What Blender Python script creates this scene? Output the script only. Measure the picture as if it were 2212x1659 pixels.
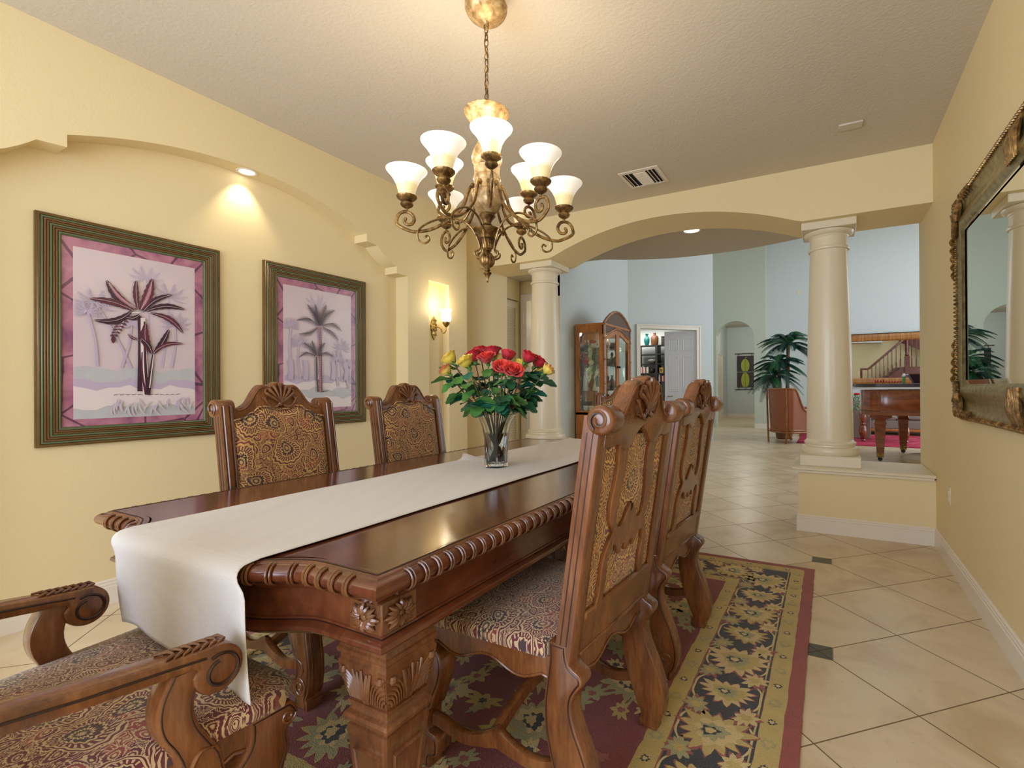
import bpy, bmesh, math, random
from mathutils import Vector, Matrix
from math import sin, cos, pi, radians, sqrt
for o in list(bpy.data.objects): bpy.data.objects.remove(o)
S = bpy.context.scene; COL = S.collection
# ---------------------------------------------------------------- camera
cam = bpy.data.cameras.new('camera'); camo = bpy.data.objects.new('camera', cam); COL.objects.link(camo)
cam.sensor_width = 36; cam.lens = 1068.13/2212*36
cam.shift_x = -(1230.1-1106)/2212; cam.shift_y = (833.74-829.5)/2212; cam.clip_start = .05
_y, _p, _r = -.484, .0028, .0052
_f = Vector((sin(_y), cos(_y), 0)); _rt = Vector((cos(_y), -sin(_y), 0)); _d = Vector((0, 0, -1))
_f2 = _f*cos(_p)-_d*sin(_p); _d2 = _f2.cross(_rt)
if _d2.z > 0: _d2 = -_d2
_r3 = _rt*cos(_r)+_d2*sin(_r); _d3 = -_rt*sin(_r)+_d2*cos(_r)
M = Matrix.Identity(4)
for i, v in enumerate((_r3, -_d3, -_f2)):
    for j in range(3): M[j][i] = v[j]
M[2][3] = 1.2
camo.matrix_world = M; S.camera = camo
# ---------------------------------------------------------------- world, exposure
w = bpy.data.worlds.new('daylight_sky'); S.world = w; w.use_nodes = True
w.node_tree.nodes['Background'].inputs[0].default_value = (.75, .87, 1, 1)
w.node_tree.nodes['Background'].inputs[1].default_value = .8
S.view_settings.view_transform = 'Standard'; S.view_settings.look = 'None'
S.view_settings.gamma = 1; S.view_settings.use_curve_mapping = False
S.view_settings.exposure = 0.2
S.cycles.use_denoising = True; S.cycles.max_bounces = 8; S.cycles.diffuse_bounces = 5
S.cycles.transmission_bounces = 10; S.cycles.transparent_max_bounces = 12
S.cycles.sample_clamp_indirect = 4; S.cycles.caustics_reflective = False; S.cycles.caustics_refractive = False
# ---------------------------------------------------------------- large lights (daylight through the windows, ceiling cans, added fill lights)
def area(name, loc, rot, sx, sy, power, col):
    l = bpy.data.lights.new(name, 'AREA'); l.shape = 'RECTANGLE'; l.size = sx; l.size_y = sy
    l.energy = power; l.color = col; o = bpy.data.objects.new(name, l); COL.objects.link(o)
    o.location = loc; o.rotation_euler = rot; return o
def point(name, loc, power, col, r=.04, spot=None, rot=(0, 0, 0)):
    l = bpy.data.lights.new(name, 'SPOT' if spot else 'POINT'); l.energy = power; l.color = col
    l.shadow_soft_size = r
    if spot: l.spot_size = spot; l.spot_blend = .8
    o = bpy.data.objects.new(name, l); COL.objects.link(o); o.location = loc; o.rotation_euler = rot; return o
WARM = (1, .86, .66); DAY = (.84, .92, 1)
area('window_daylight_dining', (-1.5, -2.1, 1.55), (radians(90), 0, 0), 3.4, 2.3, 160, (.70, .81, 1))
area('window_daylight_living', (5.8, 11, 2.4), (0, radians(90), 0), 4.0, 6.5, 230, DAY)
area('upper_fill_light', (2, 10.6, 5.45), (0, 0, 0), 5, 6, 95, DAY)  # added downward fill panel under the closed ceiling, no window there
point('corridor_fill_light', (-2.5, 17.4, 3.35), 42, (1, .97, .92), .08)  # added point light brightening the corridor, no fixture behind it
area('office_fill_light', (-4.6, 12.6, 2.9), (0, 0, 0), 1.4, 1.4, 38, (1, .96, .9))  # added fill panel below the office ceiling, the room has no window
point('foyer_downlight_lamp', (-1.416, 5.786, 2.98), 14, WARM, .06, radians(140))
point('back_hall_lamp', (-3.65, 7.0, 2.3), 9, WARM, .08)
# ---------------------------------------------------------------- helpers
def link(name, me, parent=None):
    o = bpy.data.objects.new(name, me); COL.objects.link(o)
    if parent: o.parent = parent
    return o
def tag(o, label=None, cat=None, group=None, kind=None):
    if label: o['label'] = label
    if cat: o['category'] = cat
    if group: o['group'] = group
    if kind: o['kind'] = kind
    return o
def thing(name, label, cat, loc=(0, 0, 0), rz=0, group=None):
    o = bpy.data.objects.new(name, None); COL.objects.link(o); o.location = loc
    o.rotation_euler = (0, 0, rz); o.empty_display_size = .1
    return tag(o, label, cat, group)
def kids(o): return [c for c in bpy.data.objects if c.parent == o]
def dup(root, loc, rz, label, group=None, scale=None):
    tree = [(c, [g for g in kids(c)]) for c in kids(root)]
    r = root.copy(); COL.objects.link(r); r.location = loc; r.rotation_euler = (0, 0, rz); r['label'] = label
    if scale: r.scale = scale
    if group: r['group'] = group
    for c, gs in tree:
        c2 = c.copy(); COL.objects.link(c2); c2.parent = r
        for g in gs:
            g2 = g.copy(); COL.objects.link(g2); g2.parent = c2
    return r
def spline(pts, n=8, closed=False):
    P = [Vector(p) for p in pts]; m = len(P); out = []
    rng = range(m) if closed else range(m-1)
    for i in rng:
        if closed: a, b, c, d = P[(i-1) % m], P[i], P[(i+1) % m], P[(i+2) % m]
        else: a, b, c, d = P[max(i-1, 0)], P[i], P[i+1], P[min(i+2, m-1)]
        for k in range(n):
            t = k/n
            out.append(.5*((2*b)+(c-a)*t+(2*a-5*b+4*c-d)*t*t+(3*b-a-3*c+d)*t**3))
    if not closed: out.append(P[-1])
    return out
class MB:
    def __init__(s): s.v = []; s.f = []; s.m = []; s.M = Matrix.Identity(4)
    def add(s, vs, fs, mi=0):
        b = len(s.v); s.v += [tuple(s.M @ Vector(v)) for v in vs]
        for f in fs: s.f.append([i+b for i in f]); s.m.append(mi)
        return s
    def box(s, x0, y0, z0, x1, y1, z1, mi=0, bv=0):
        if bv <= 0:
            vs = [(x, y, z) for z in (z0, z1) for y in (y0, y1) for x in (x0, x1)]
            return s.add(vs, [(0, 2, 3, 1), (4, 5, 7, 6), (0, 1, 5, 4), (2, 6, 7, 3), (0, 4, 6, 2), (1, 3, 7, 5)], mi)
        b = min(bv, (x1-x0)/2.01, (y1-y0)/2.01, (z1-z0)/2.01)
        def ring(i, z): return [(x0+i, y0+b, z), (x0+b, y0+i, z), (x1-b, y0+i, z), (x1-i, y0+b, z), (x1-i, y1-b, z), (x1-b, y1-i, z), (x0+b, y1-i, z), (x0+i, y1-b, z)]
        def ri(z): return [(x0+b, y0+b, z), (x0+b, y0+b, z), (x1-b, y0+b, z), (x1-b, y0+b, z), (x1-b, y1-b, z), (x1-b, y1-b, z), (x0+b, y1-b, z), (x0+b, y1-b, z)]
        return s.loft([ri(z0), ring(0, z0+b), ring(0, z1-b), ri(z1)], True, True, mi)
    def loft(s, rings, closed=True, caps=False, mi=0, loop=False):
        n = len(rings[0]); vs = [v for r in rings for v in r]; fs = []
        R = len(rings)
        for i in range(R if loop else R-1):
            i2 = (i+1) % R
            for j in range(n if closed else n-1):
                k = (j+1) % n; fs.append((i*n+j, i*n+k, i2*n+k, i2*n+j))
        if caps: fs.append(tuple(range(n-1, -1, -1))); fs.append(tuple((R-1)*n+j for j in range(n)))
        return s.add(vs, fs, mi)
    def lathe(s, prof, n=24, c=(0, 0), mi=0, flute=None, caps=True):
        rings = []
        for r, z in prof:
            ring = []
            for k in range(n):
                a = 2*pi*k/n; rr = r
                if flute and flute[1] <= z <= flute[2]: rr = r*(1+flute[3]*cos(a*flute[0]))
                ring.append((c[0]+rr*cos(a), c[1]+rr*sin(a), z))
            rings.append(ring)
        return s.loft(rings, True, caps, mi)
    def tube(s, path, r, n=8, mi=0, caps=True, flat=1.0, closed=False):
        P = [Vector(p) for p in path]; m = len(P); rings = []; up = None
        for i, p in enumerate(P):
            t = (P[(i+1) % m]-P[i-1]) if closed else (P[min(i+1, m-1)]-P[max(i-1, 0)])
            if t.length < 1e-9: t = Vector((0, 0, 1))
            t.normalize()
            if up is None: up = Vector((0, 0, 1)) if abs(t.z) < .9 else Vector((1, 0, 0))
            a = t.cross(up)
            if a.length < 1e-6: a = t.cross(Vector((0, 1, 0)))
            a.normalize(); up = a.cross(t).normalized()
            rr = r(i/(m-1)) if callable(r) else r
            rings.append([tuple(p+a*cos(2*pi*k/n)*rr*flat+up*sin(2*pi*k/n)*rr) for k in range(n)])
        return s.loft(rings, True, caps and not closed, mi, loop=closed)
    def plate(s, pts, d0, d1, ax='x', bv=.004, mi=0, steps=1):
        """closed 2D outline extruded along an axis with eased edges. ax x: (y,z) pts; ax y: (x,z); ax z: (x,y)"""
        P = [Vector((p[0], p[1])) for p in pts]
        A = sum(P[i].x*P[(i+1) % len(P)].y-P[(i+1) % len(P)].x*P[i].y for i in range(len(P)))
        if A < 0: P.reverse()
        n = len(P); nm = []
        for i in range(n):
            e1 = P[i]-P[i-1]; e2 = P[(i+1) % n]-P[i]
            e1 = e1.normalized() if e1.length > 1e-9 else e2.normalized(); e2 = e2.normalized() if e2.length > 1e-9 else e1
            a = Vector((-e1.y, e1.x)); b = Vector((-e2.y, e2.x)); q = a+b
            q = q.normalized() if q.length > 1e-6 else a
            nm.append(q/max(.6, q.dot(a)))
        def mp(p, d):
            return (d, p.x, p.y) if ax == 'x' else ((p.x, d, p.y) if ax == 'y' else (p.x, p.y, d))
        rings = []; lv = []
        if bv > 0:
            for k in range(steps+1):
                a = pi/2*k/steps; lv.append((bv*(1-sin(a)), d0+bv*(1-cos(a)) if d1 > d0 else d0-bv*(1-cos(a))))
            lv2 = []
            for k in range(steps+1):
                a = pi/2*(1-k/steps); lv2.append((bv*(1-sin(a)), d1-bv*(1-cos(a)) if d1 > d0 else d1+bv*(1-cos(a))))
            lv = lv+lv2
        else: lv = [(0, d0), (0, d1)]
        for ins, d in lv: rings.append([mp(P[i]+nm[i]*ins, d) for i in range(n)])
        return s.loft(rings, True, True, mi)
    def ring(s, pts, a, b_, d, ax='x', mi=0, h=.0006):
        """thin closed band following an outline, between two insets"""
        P = [Vector((p[0], p[1])) for p in pts]; n = len(P)
        A = sum(P[i].x*P[(i+1) % n].y-P[(i+1) % n].x*P[i].y for i in range(n))
        if A < 0: P.reverse()
        rr = [[], [], []]
        for i in range(n):
            e1 = (P[i]-P[i-1]); e2 = (P[(i+1) % n]-P[i])
            if e1.length < 1e-7: e1 = e2
            if e2.length < 1e-7: e2 = e1
            e1.normalize(); e2.normalize(); q = Vector((-e1.y-e2.y, e1.x+e2.x))
            q = q.normalized() if q.length > 1e-6 else Vector((-e1.y, e1.x))
            for k, o in enumerate((a, (a+b_)/2, b_)):
                p = P[i]+q*o; dd = d+(h if k == 1 else 0); rr[k].append((dd, p.x, p.y) if ax == 'x' else (p.x, dd, p.y))
        return s.loft(rr, True, False, mi)
    def prof(s, prof, path, closed=True, mi=0):
        """sweep a 2D profile (out, z) round an XY path with mitred corners; 'out' is to the right of travel"""
        P = [Vector((p[0], p[1])) for p in path]; n = len(P); rings = []
        for i in range(n):
            if closed or 0 < i < n-1: e1 = (P[i]-P[i-1]).normalized(); e2 = (P[(i+1) % n]-P[i]).normalized()
            elif i == 0: e1 = e2 = (P[1]-P[0]).normalized()
            else: e1 = e2 = (P[-1]-P[-2]).normalized()
            a = Vector((e1.y, -e1.x)); b = Vector((e2.y, -e2.x)); q = (a+b).normalized(); q = q/max(.3, q.dot(a))
            rings.append([(P[i].x+q.x*o, P[i].y+q.y*o, z) for o, z in prof])
        return s.loft(rings, True, not closed, mi, loop=closed)
    def ball(s, c, r, n=12, mi=0, sc=(1, 1, 1)):
        rings = []
        for i in range(1, n//2):
            a = pi*i/(n//2); rings.append([(c[0]+r*sc[0]*sin(a)*cos(2*pi*k/n), c[1]+r*sc[1]*sin(a)*sin(2*pi*k/n), c[2]-r*sc[2]*cos(a)) for k in range(n)])
        s.loft(rings, True, True, mi); return s
    def build(s, name, mats, parent=None, smooth=True, ang=40, weld=False):
        me = bpy.data.meshes.new(name); me.from_pydata(s.v, [], s.f)
        if not isinstance(mats, (list, tuple)): mats = [mats]
        for m in mats: me.materials.append(m)
        me.polygons.foreach_set('material_index', s.m)
        bm = bmesh.new(); bm.from_mesh(me)
        if weld: bmesh.ops.remove_doubles(bm, verts=bm.verts, dist=1e-5)
        bmesh.ops.recalc_face_normals(bm, faces=bm.faces)
        bm.to_mesh(me); bm.free()
        if smooth:
            me.polygons.foreach_set('use_smooth', [True]*len(me.polygons)); me.set_sharp_from_angle(angle=radians(ang))
        me.update(); return link(name, me, parent)
def spiral(c, r0, r1, a0, turns, n=24):
    """points of a spiral in a 2D plane"""
    return [(c[0]+(r0+(r1-r0)*k/n)*cos(a0+2*pi*turns*k/n), c[1]+(r0+(r1-r0)*k/n)*sin(a0+2*pi*turns*k/n)) for k in range(n+1)]
# ---------------------------------------------------------------- materials
def sr(r, g, b):
    f = lambda c: ((c/255)/12.92 if c/255 <= .04045 else ((c/255+.055)/1.055)**2.4)
    return (f(r), f(g), f(b), 1)
class N:
    def __init__(s, name):
        s.mat = bpy.data.materials.new(name); s.mat.use_nodes = True; s.t = s.mat.node_tree
        s.b = s.t.nodes['Principled BSDF']
    def n(s, ty, **k):
        q = s.t.nodes.new('ShaderNode'+ty)
        for a, b in k.items():
            if a[0] == '_': q.inputs[a[1:].replace('_', ' ')].default_value = b
            else: setattr(q, a, b)
        return q
    def l(s, a, b): s.t.links.new(a, b)
    def math(s, op, a, b=None, c=None, clamp=False):
        q = s.n('Math', operation=op); q.use_clamp = clamp
        for i, v in enumerate((a, b, c)):
            if v is None: continue
            if isinstance(v, (int, float)): q.inputs[i].default_value = v
            else: s.l(v, q.inputs[i])
        return q.outputs[0]
    def co(s, kind='Object', scale=(1, 1, 1), rot=(0, 0, 0), loc=(0, 0, 0)):
        c = s.n('TexCoord'); m = s.n('Mapping'); m.inputs['Scale'].default_value = scale
        m.inputs['Rotation'].default_value = rot; m.inputs['Location'].default_value = loc
        s.l(c.outputs[kind], m.inputs[0]); return m.outputs[0]
    def noise(s, v, scale, detail=2, dist=0, rough=.5):
        q = s.n('TexNoise'); q.inputs['Scale'].default_value = scale; q.inputs['Detail'].default_value = detail
        q.inputs['Distortion'].default_value = dist; q.inputs['Roughness'].default_value = rough
        if v: s.l(v, q.inputs['Vector'])
        return q.outputs['Fac']
    def mix(s, f, a, b):
        q = s.n('Mix', data_type='RGBA')
        for i, v in ((0, f), (6, a), (7, b)):
            if isinstance(v, (int, float)): q.inputs[i].default_value = v
            elif isinstance(v, tuple): q.inputs[i].default_value = v
            else: s.l(v, q.inputs[i])
        return q.outputs[2]
    def ramp(s, f, stops):
        q = s.n('ValToRGB'); e = q.color_ramp.elements
        while len(e) < len(stops): e.new(.5)
        for i, (p, c) in enumerate(stops): e[i].position = p; e[i].color = c
        s.l(f, q.inputs[0]); return q.outputs[0]
    def bump(s, h, st=.3, d=.01):
        q = s.n('Bump'); q.inputs['Strength'].default_value = st; q.inputs['Distance'].default_value = d
        s.l(h, q.inputs['Height']); s.l(q.outputs[0], s.b.inputs['Normal'])
    def base(s, c):
        if isinstance(c, tuple): s.b.inputs['Base Color'].default_value = c
        else: s.l(c, s.b.inputs['Base Color'])
    def p(s, **k):
        for a, v in k.items(): s.b.inputs[a.replace('_', ' ')].default_value = v
        return s
def plain(name, c, rough=.5, metal=0, bump=0, bs=60, var=0, coat=0, spec=.5, **k):
    m = N(name); m.p(Roughness=rough, Metallic=metal); m.b.inputs['Coat Weight'].default_value = coat
    m.b.inputs['Specular IOR Level'].default_value = spec
    v = m.co()
    if var:
        n1 = m.noise(v, bs*.2, 3); m.base(m.mix(n1, tuple(x*(1-var) for x in c[:3])+(1,), tuple(min(1, x*(1+var)) for x in c[:3])+(1,)))
    else: m.base(c)
    if bump: m.bump(m.noise(v, bs, 3), bump, .004)
    for a, b in k.items(): m.b.inputs[a.replace('_', ' ')].default_value = b
    return m.mat
def wood(name, dark, mid, light, scale=(6, 6, 1.2), rough=.32, coat=.3, ring=9):
    m = N(name); v = m.co('Object', scale); n1 = m.noise(v, 2.2, 4, .6, .6); v2 = m.co('Object', (scale[0]*5, scale[1]*5, scale[2]*2.5)); n2 = m.noise(v2, 5, 3, .2)
    g = m.math('MULTIPLY', m.math('ADD', m.math('MULTIPLY', n1, .75), m.math('MULTIPLY', n2, .25)), 1)
    m.base(m.ramp(g, [(.28, dark), (.5, mid), (.72, light)])); m.p(Roughness=rough)
    m.b.inputs['Coat Weight'].default_value = coat; m.b.inputs['Coat Roughness'].default_value = .15
    return m.mat
def wallpaint(name, c, bump=.12, rough=.6):
    m = N(name); v = m.co('Object'); m.base(c); m.p(Roughness=rough); m.bump(m.noise(v, 55, 2, .4), bump, .006); return m.mat
YEL = wallpaint('yellow_wall_paint', sr(232, 213, 166)); CEIL = wallpaint('textured_ceiling_paint', sr(208, 198, 182), .35, .8)
BLU = wallpaint('pale_blue_wall_paint', sr(204, 212, 210), .05); GRN = wallpaint('arch_wall_paint_green_lit', sr(196, 202, 182), .05)  # arch wall green: same paint as the blue walls, light difference put into colour
WHT = plain('white_trim_paint', sr(232, 222, 206), .35, coat=.2); CREAM = plain('cream_column_paint', sr(226, 214, 186), .36, coat=.15)
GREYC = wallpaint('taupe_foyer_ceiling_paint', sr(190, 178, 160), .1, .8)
BLK = plain('black_void', sr(14, 12, 11), .8)
def tiles():
    m = N('diagonal_beige_floor_tile'); tc = m.n('TexCoord'); sp = m.n('SeparateXYZ'); m.l(tc.outputs['Object'], sp.inputs[0])
    X, Y = sp.outputs[0], sp.outputs[1]
    xs = m.math('DIVIDE', m.math('SUBTRACT', X, .281), .668); ys = m.math('DIVIDE', m.math('SUBTRACT', Y, 2.836), .657)
    p = m.math('ADD', xs, ys); q = m.math('SUBTRACT', xs, ys)
    def edge(t): return m.math('ABSOLUTE', m.math('SUBTRACT', m.math('FRACT', m.math('ADD', t, .5)), .5))
    g = m.math('MINIMUM', edge(p), edge(q)); line = m.math('LESS_THAN', g, .006)
    def sq(cx, cy, h): return m.math('LESS_THAN', m.math('MAXIMUM', m.math('ABSOLUTE', m.math('SUBTRACT', X, cx)), m.math('ABSOLUTE', m.math('SUBTRACT', Y, cy))), h)
    ins = m.math('MAXIMUM', sq(-.053, 3.822, .058), sq(-.053, 2.508, .058)); insb = m.math('MAXIMUM', sq(-.053, 3.822, .062), sq(-.053, 2.508, .062))
    v = m.co('Object', (1, 1, 1)); n = m.noise(v, 3.5, 5, .8, .6); n2 = m.noise(v, 40, 3)
    cell = m.n('TexWhiteNoise', noise_dimensions='2D'); cv = m.n('CombineXYZ'); m.l(m.math('FLOOR', p), cv.inputs[0]); m.l(m.math('FLOOR', q), cv.inputs[1]); m.l(cv.outputs[0], cell.inputs['Vector'])
    t = m.ramp(m.math('ADD', m.math('MULTIPLY', n, .85), m.math('MULTIPLY', cell.outputs['Value'], .15)), [(.3, sr(196, 172, 136)), (.5, sr(214, 194, 160)), (.7, sr(222, 205, 174))])
    t = m.mix(m.math('MULTIPLY', m.math('GREATER_THAN', n2, .68), .25), t, sr(170, 150, 115))
    c = m.mix(line, t, sr(120, 98, 68)); c = m.mix(insb, c, sr(140, 118, 84)); c = m.mix(ins, c, m.mix(n2, sr(52, 50, 38), sr(84, 80, 62)))
    m.base(c); m.p(Roughness=.32); m.l(m.math('ADD', m.math('MULTIPLY', line, .4), m.math('ADD', .27, m.math('MULTIPLY', n, .12))), m.b.inputs['Roughness'])
    m.bump(m.math('SUBTRACT', 1, line), .3, .002); return m.mat
TILE = tiles()
# ---------------------------------------------------------------- setting
def struct(mb, name, m, smooth=False, parent=None):
    o = mb.build(name, m, parent, smooth)
    if not parent: o['kind'] = 'structure'
    return o
ZC = 3.028; XL = -3.44; XR = .70; XN = -3.59
MB_ = MB
b = MB(); b.box(-7, -2.4, -.1, 7, 21, 0); struct(b, 'floor', TILE)
b = MB(); b.box(-3.8, -2.4, ZC, .9, 4.6, ZC+.1); struct(b, 'ceiling', CEIL)
# left wall: arched, stepped picture niche and narrow sconce slot
def arch_z(y):
    c = 1.967; t = abs(y-c)
    R = (0.925**2+.181**2)/(2*.181); return 2.685-R+sqrt(max(0, R*R-t*t))
def side_z(d):  # small concave quarter between the two steps, d from .0(inner) to .215(outer)
    t = d/.215; return 2.432-.134*(1-(1-t)**1.6)*1.0 if t < 1 else 2.298
ys = []
for k in range(33): ys.append((1.967-.925+1.85*k/32, None))
left = [(.588, 2.236), (.716, 2.236)]
prof_pts = []   # (y, z) of the opening outline from left to right
c0 = 1.967
half = [(1.379, 0), (1.379, 2.236), (1.251, 2.236), (1.251, 2.298)]
for k in range(1, 8): d = .215*(1-k/8); half.append((1.036+d, side_z(d)))
half += [(1.036, 2.432), (.925, 2.44), (.925, 2.504)]
top = [(.925-1.85*k/28, arch_z(c0-.925+1.85*k/28)) for k in range(1, 28)]
out = [(c0-a, z) for a, z in half]+[(c0-a, z) for a, z in top]+[(c0+a, z) for a, z in reversed(half)]
b = MB()
def wquad(mb, x, y0, z0, y1, z1, z2, z3): mb.add([(x, y0, z0), (x, y1, z1), (x, y1, z2), (x, y0, z3)], [(0, 1, 2, 3)])
wquad(b, XL, -2.3, 0, out[0][0], 0, ZC, ZC)
for i in range(len(out)-1):
    (ya, za), (yb, zb) = out[i], out[i+1]
    if yb-ya > 1e-6: wquad(b, XL, ya, za, yb, zb, ZC, ZC)
    b.add([(XL, ya, za), (XL, yb, zb), (XN, yb, zb), (XN, ya, za)], [(0, 1, 2, 3)])
y1 = out[-1][0]; SY0, SY1, SZ0, SZ1 = 3.618, 3.904, .1, 2.25; XS = -3.52
wquad(b, XL, y1, 0, SY0, 0, ZC, ZC); wquad(b, XL, SY1, 0, 4.185, 0, ZC, ZC); wquad(b, XL, SY0, SZ1, SY1, SZ1, ZC, ZC); wquad(b, XL, SY0, 0, SY1, 0, SZ0, SZ0)
wquad(b, XS, SY0, SZ0, SY1, SZ0, SZ1, SZ1)
b.add([(XL, SY0, SZ0), (XL, SY1, SZ0), (XL, SY1, SZ1), (XL, SY0, SZ1), (XS, SY0, SZ0), (XS, SY1, SZ0), (XS, SY1, SZ1), (XS, SY0, SZ1)], [(0, 1, 5, 4), (1, 2, 6, 5), (2, 3, 7, 6), (3, 0, 4, 7)])
wquad(b, XN, out[0][0], 0, out[-1][0], 0, 2.75, 2.75)
b.add([(XL, 4.185, 0), (XL, 4.185, ZC), (-3.57, 4.185, ZC), (-3.57, 4.185, 0)], [(0, 1, 2, 3)])
wquad(b, -3.57, 4.185, 0, 5.12, 0, ZC, ZC); b.add([(-3.57, 5.12, 0), (-3.57, 5.12, ZC), (-4.0, 5.12, ZC), (-4.0, 5.12, 0)], [(0, 1, 2, 3)])
struct(b, 'wall_left', YEL)
b = MB(); b.box(XR, -2.4, 0, XR+.16, 5.12, ZC); struct(b, 'wall_right', YEL)
# wall behind the camera with a wide window
b = MB(); WX0, WX1, WZ0, WZ1 = -3.2, .2, .35, 2.7
b.box(-3.6, -2.3, 0, WX0, -2.15, ZC); b.box(WX1, -2.3, 0, .8, -2.15, ZC); b.box(WX0, -2.3, 0, WX1, -2.15, WZ0); b.box(WX0, -2.3, WZ1, WX1, -2.15, ZC)
struct(b, 'wall_near', YEL)
b = MB()
for x in (WX0, -2.1, -.95, WX1-.06): b.box(x, -2.26, WZ0, x+.06, -2.2, WZ1)
b.box(WX0, -2.26, WZ0, WX1, -2.2, WZ0+.06); b.box(WX0, -2.26, WZ1-.06, WX1, -2.2, WZ1); struct(b, 'window_1', WHT)
# far beam with a segmental arch on two columns
def beam_z(x):
    c, hw, zt, zs = -1.42, 1.225, 2.828, 2.575; h = zt-zs; R = (hw*hw+h*h)/(2*h); t = abs(x-c)
    return zt-R+sqrt(R*R-t*t) if t < hw else 2.585
bx = [-3.57]+[-2.645+2.45*k/40 for k in range(41)]+[.70]
b = MB()
bz = [2.585]+[beam_z(x) for x in bx[1:-1]]+[2.585]; bz[1] = bz[-2] = 2.583
for Yp in (4.58, 5.12):
    for i in range(len(bx)-1): b.add([(bx[i], Yp, bz[i]), (bx[i+1], Yp, bz[i+1]), (bx[i+1], Yp, ZC), (bx[i], Yp, ZC)], [(0, 1, 2, 3)])
for i in range(len(bx)-1): b.add([(bx[i], 4.58, bz[i]), (bx[i+1], 4.58, bz[i+1]), (bx[i+1], 5.12, bz[i+1]), (bx[i], 5.12, bz[i])], [(0, 1, 2, 3)])
struct(b, 'wall_far', YEL)
# half walls and ledges
def half_wall(n, x0, x1, sx0, sx1):
    b = MB(); b.box(x0, 4.54, 0, x1, 5.10, .49); struct(b, 'wall_far_low_%s' % n, YEL)
    b = MB(); b.box(sx0, 4.505, .505, sx1, 5.14, .53, 0, .006); b.box(sx0+.012, 4.515, .488, sx1-.012, 5.13, .507); struct(b, 'trim_%s' % n, CREAM)
half_wall('1', -.235, .70, -.285, .70); half_wall('2', -3.57, -2.62, -3.57, -2.575)
# baseboards
BP = [(0, 0), (.014, 0), (.014, .095), (.010, .1), (.012, .112), (.008, .118), (.010, .128), (.004, .136), (0, .136)]
def basebd(name, path, m=WHT, closed=False):
    b = MB(); b.prof(BP, path, closed); return struct(b, name, m)
basebd('baseboard_right', [(XR, 4.54), (XR, -2.2)])
basebd('baseboard_far', [(-.235, 5.10), (-.235, 4.54), (XR, 4.54)])
basebd('baseboard_left', [(XL, -2.2), (XL, .588), (XN, .588), (XN, 3.346), (XL, 3.346), (XL, 4.185), (-3.57, 4.185), (-3.57, 4.54), (-2.62, 4.54), (-2.62, 5.10)])
# columns
def column(name, cx, label):
    t = thing(name, label, 'column', (cx, 4.85, .53))
    def L(z): return z-.53
    b = MB(); b.box(-.225, -.225, 0, .225, .225, .088, 0, .004); b.build('plinth', CREAM, t)
    b = MB(); b.lathe([(.218, .088), (.226, .10), (.228, .125), (.218, .15), (.196, .158), (.194, .17), (.200, .176), (.200, .192), (.186, .20), (.18, .215)], 48); b.build('base_moulding', CREAM, t)
    pr = [(.180, .215)]+[(.180-.034*(k/16)**1.6, .215+(1.83-.215)*k/16) for k in range(1, 17)]+[(.146, 1.87)]
    b = MB(); b.lathe(pr, 48); b.build('shaft', CREAM, t)
    b = MB(); b.lathe([(.146, 1.83), (.160, 1.836), (.163, 1.846), (.160, 1.856), (.147, 1.862), (.146, 1.94), (.152, 1.945), (.154, 1.953), (.172, 1.962), (.188, 1.975), (.193, 1.99), (.186, 1.993)], 48)
    b.box(-.205, -.205, 1.993, .205, .205, 2.055, 0, .004); b.build('capital', CREAM, t)
column('column', 0.0, 'cream round column standing on the low wall at the right, in front of the piano')
column('column', -2.86, 'cream round column at the left side of the arch, behind the roses')
# ---------------------------------------------------------------- foyer, living room, halls
b = MB()
edge = [(-3.34, 6.49), (-2.88, 6.50), (-2.55, 6.68), (-2.0, 6.89), (-1.41, 6.95), (-1.04, 6.935), (-.716, 6.87), (-.286, 6.74), (.7, 6.35), (2.0, 5.7)]
edge = [(p.x, p.y) for p in spline([(x, y, 0) for x, y in edge], 5)]
low = [(x, 5.12) for x, y in edge]; n = len(edge)
b.add([(x, y, ZC) for x, y in edge]+[(x, y, ZC) for x, y in low], [(i, i+1, n+i+1, n+i) for i in range(n-1)], 0)
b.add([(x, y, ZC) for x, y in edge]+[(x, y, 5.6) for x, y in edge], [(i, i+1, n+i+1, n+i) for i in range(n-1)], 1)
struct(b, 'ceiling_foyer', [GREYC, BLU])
b = MB(); b.box(-4.05, 5.125, 2.72, -3.32, 5.99, 2.8); b.box(-5, 6.02, 2.72, -3.45, 7.7, 2.8); struct(b, 'ceiling_back_hall', CEIL)
def wall(b, p, q, z0, z1, mi=0, th=.12):
    P = Vector(p); Q = Vector(q); d = (Q-P).normalized(); n = Vector((-d.y, d.x))*th
    vs = [(P.x, P.y), (Q.x, Q.y), (Q.x+n.x, Q.y+n.y), (P.x+n.x, P.y+n.y)]
    b.add([(x, y, z) for z in (z0, z1) for x, y in vs], [(0, 1, 2, 3), (4, 5, 6, 7), (0, 1, 5, 4), (1, 2, 6, 5), (2, 3, 7, 6), (3, 0, 4, 7)], mi)
b = MB(); wall(b, (-3.98, 5.0), (-3.98, 6.0), 0, 2.8); wall(b, (-4.05, 6.0), (-3.93, 6.0), 0, 2.8); wall(b, (-3.93, 6.0), (-3.3, 6.0), 2.47, 3.1, 0, .004); wall(b, (-3.42, 6.0), (-3.3, 6.0), 0, 2.8, 0, .004)
wall(b, (-5, 7.5), (-3.43, 7.5), 0, 2.8); struct(b, 'wall_back_hall', YEL)
b = MB(); wall(b, (-3.3, 6.005), (-3.3, 7.72), 0, 5.6); wall(b, (-3.3, 7.72), (-3.74, 9.77), 0, 5.6); struct(b, 'wall_living_left', BLU)
D = Vector((.717, .697)); Q0 = Vector((-3.61, 9.90))
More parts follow.
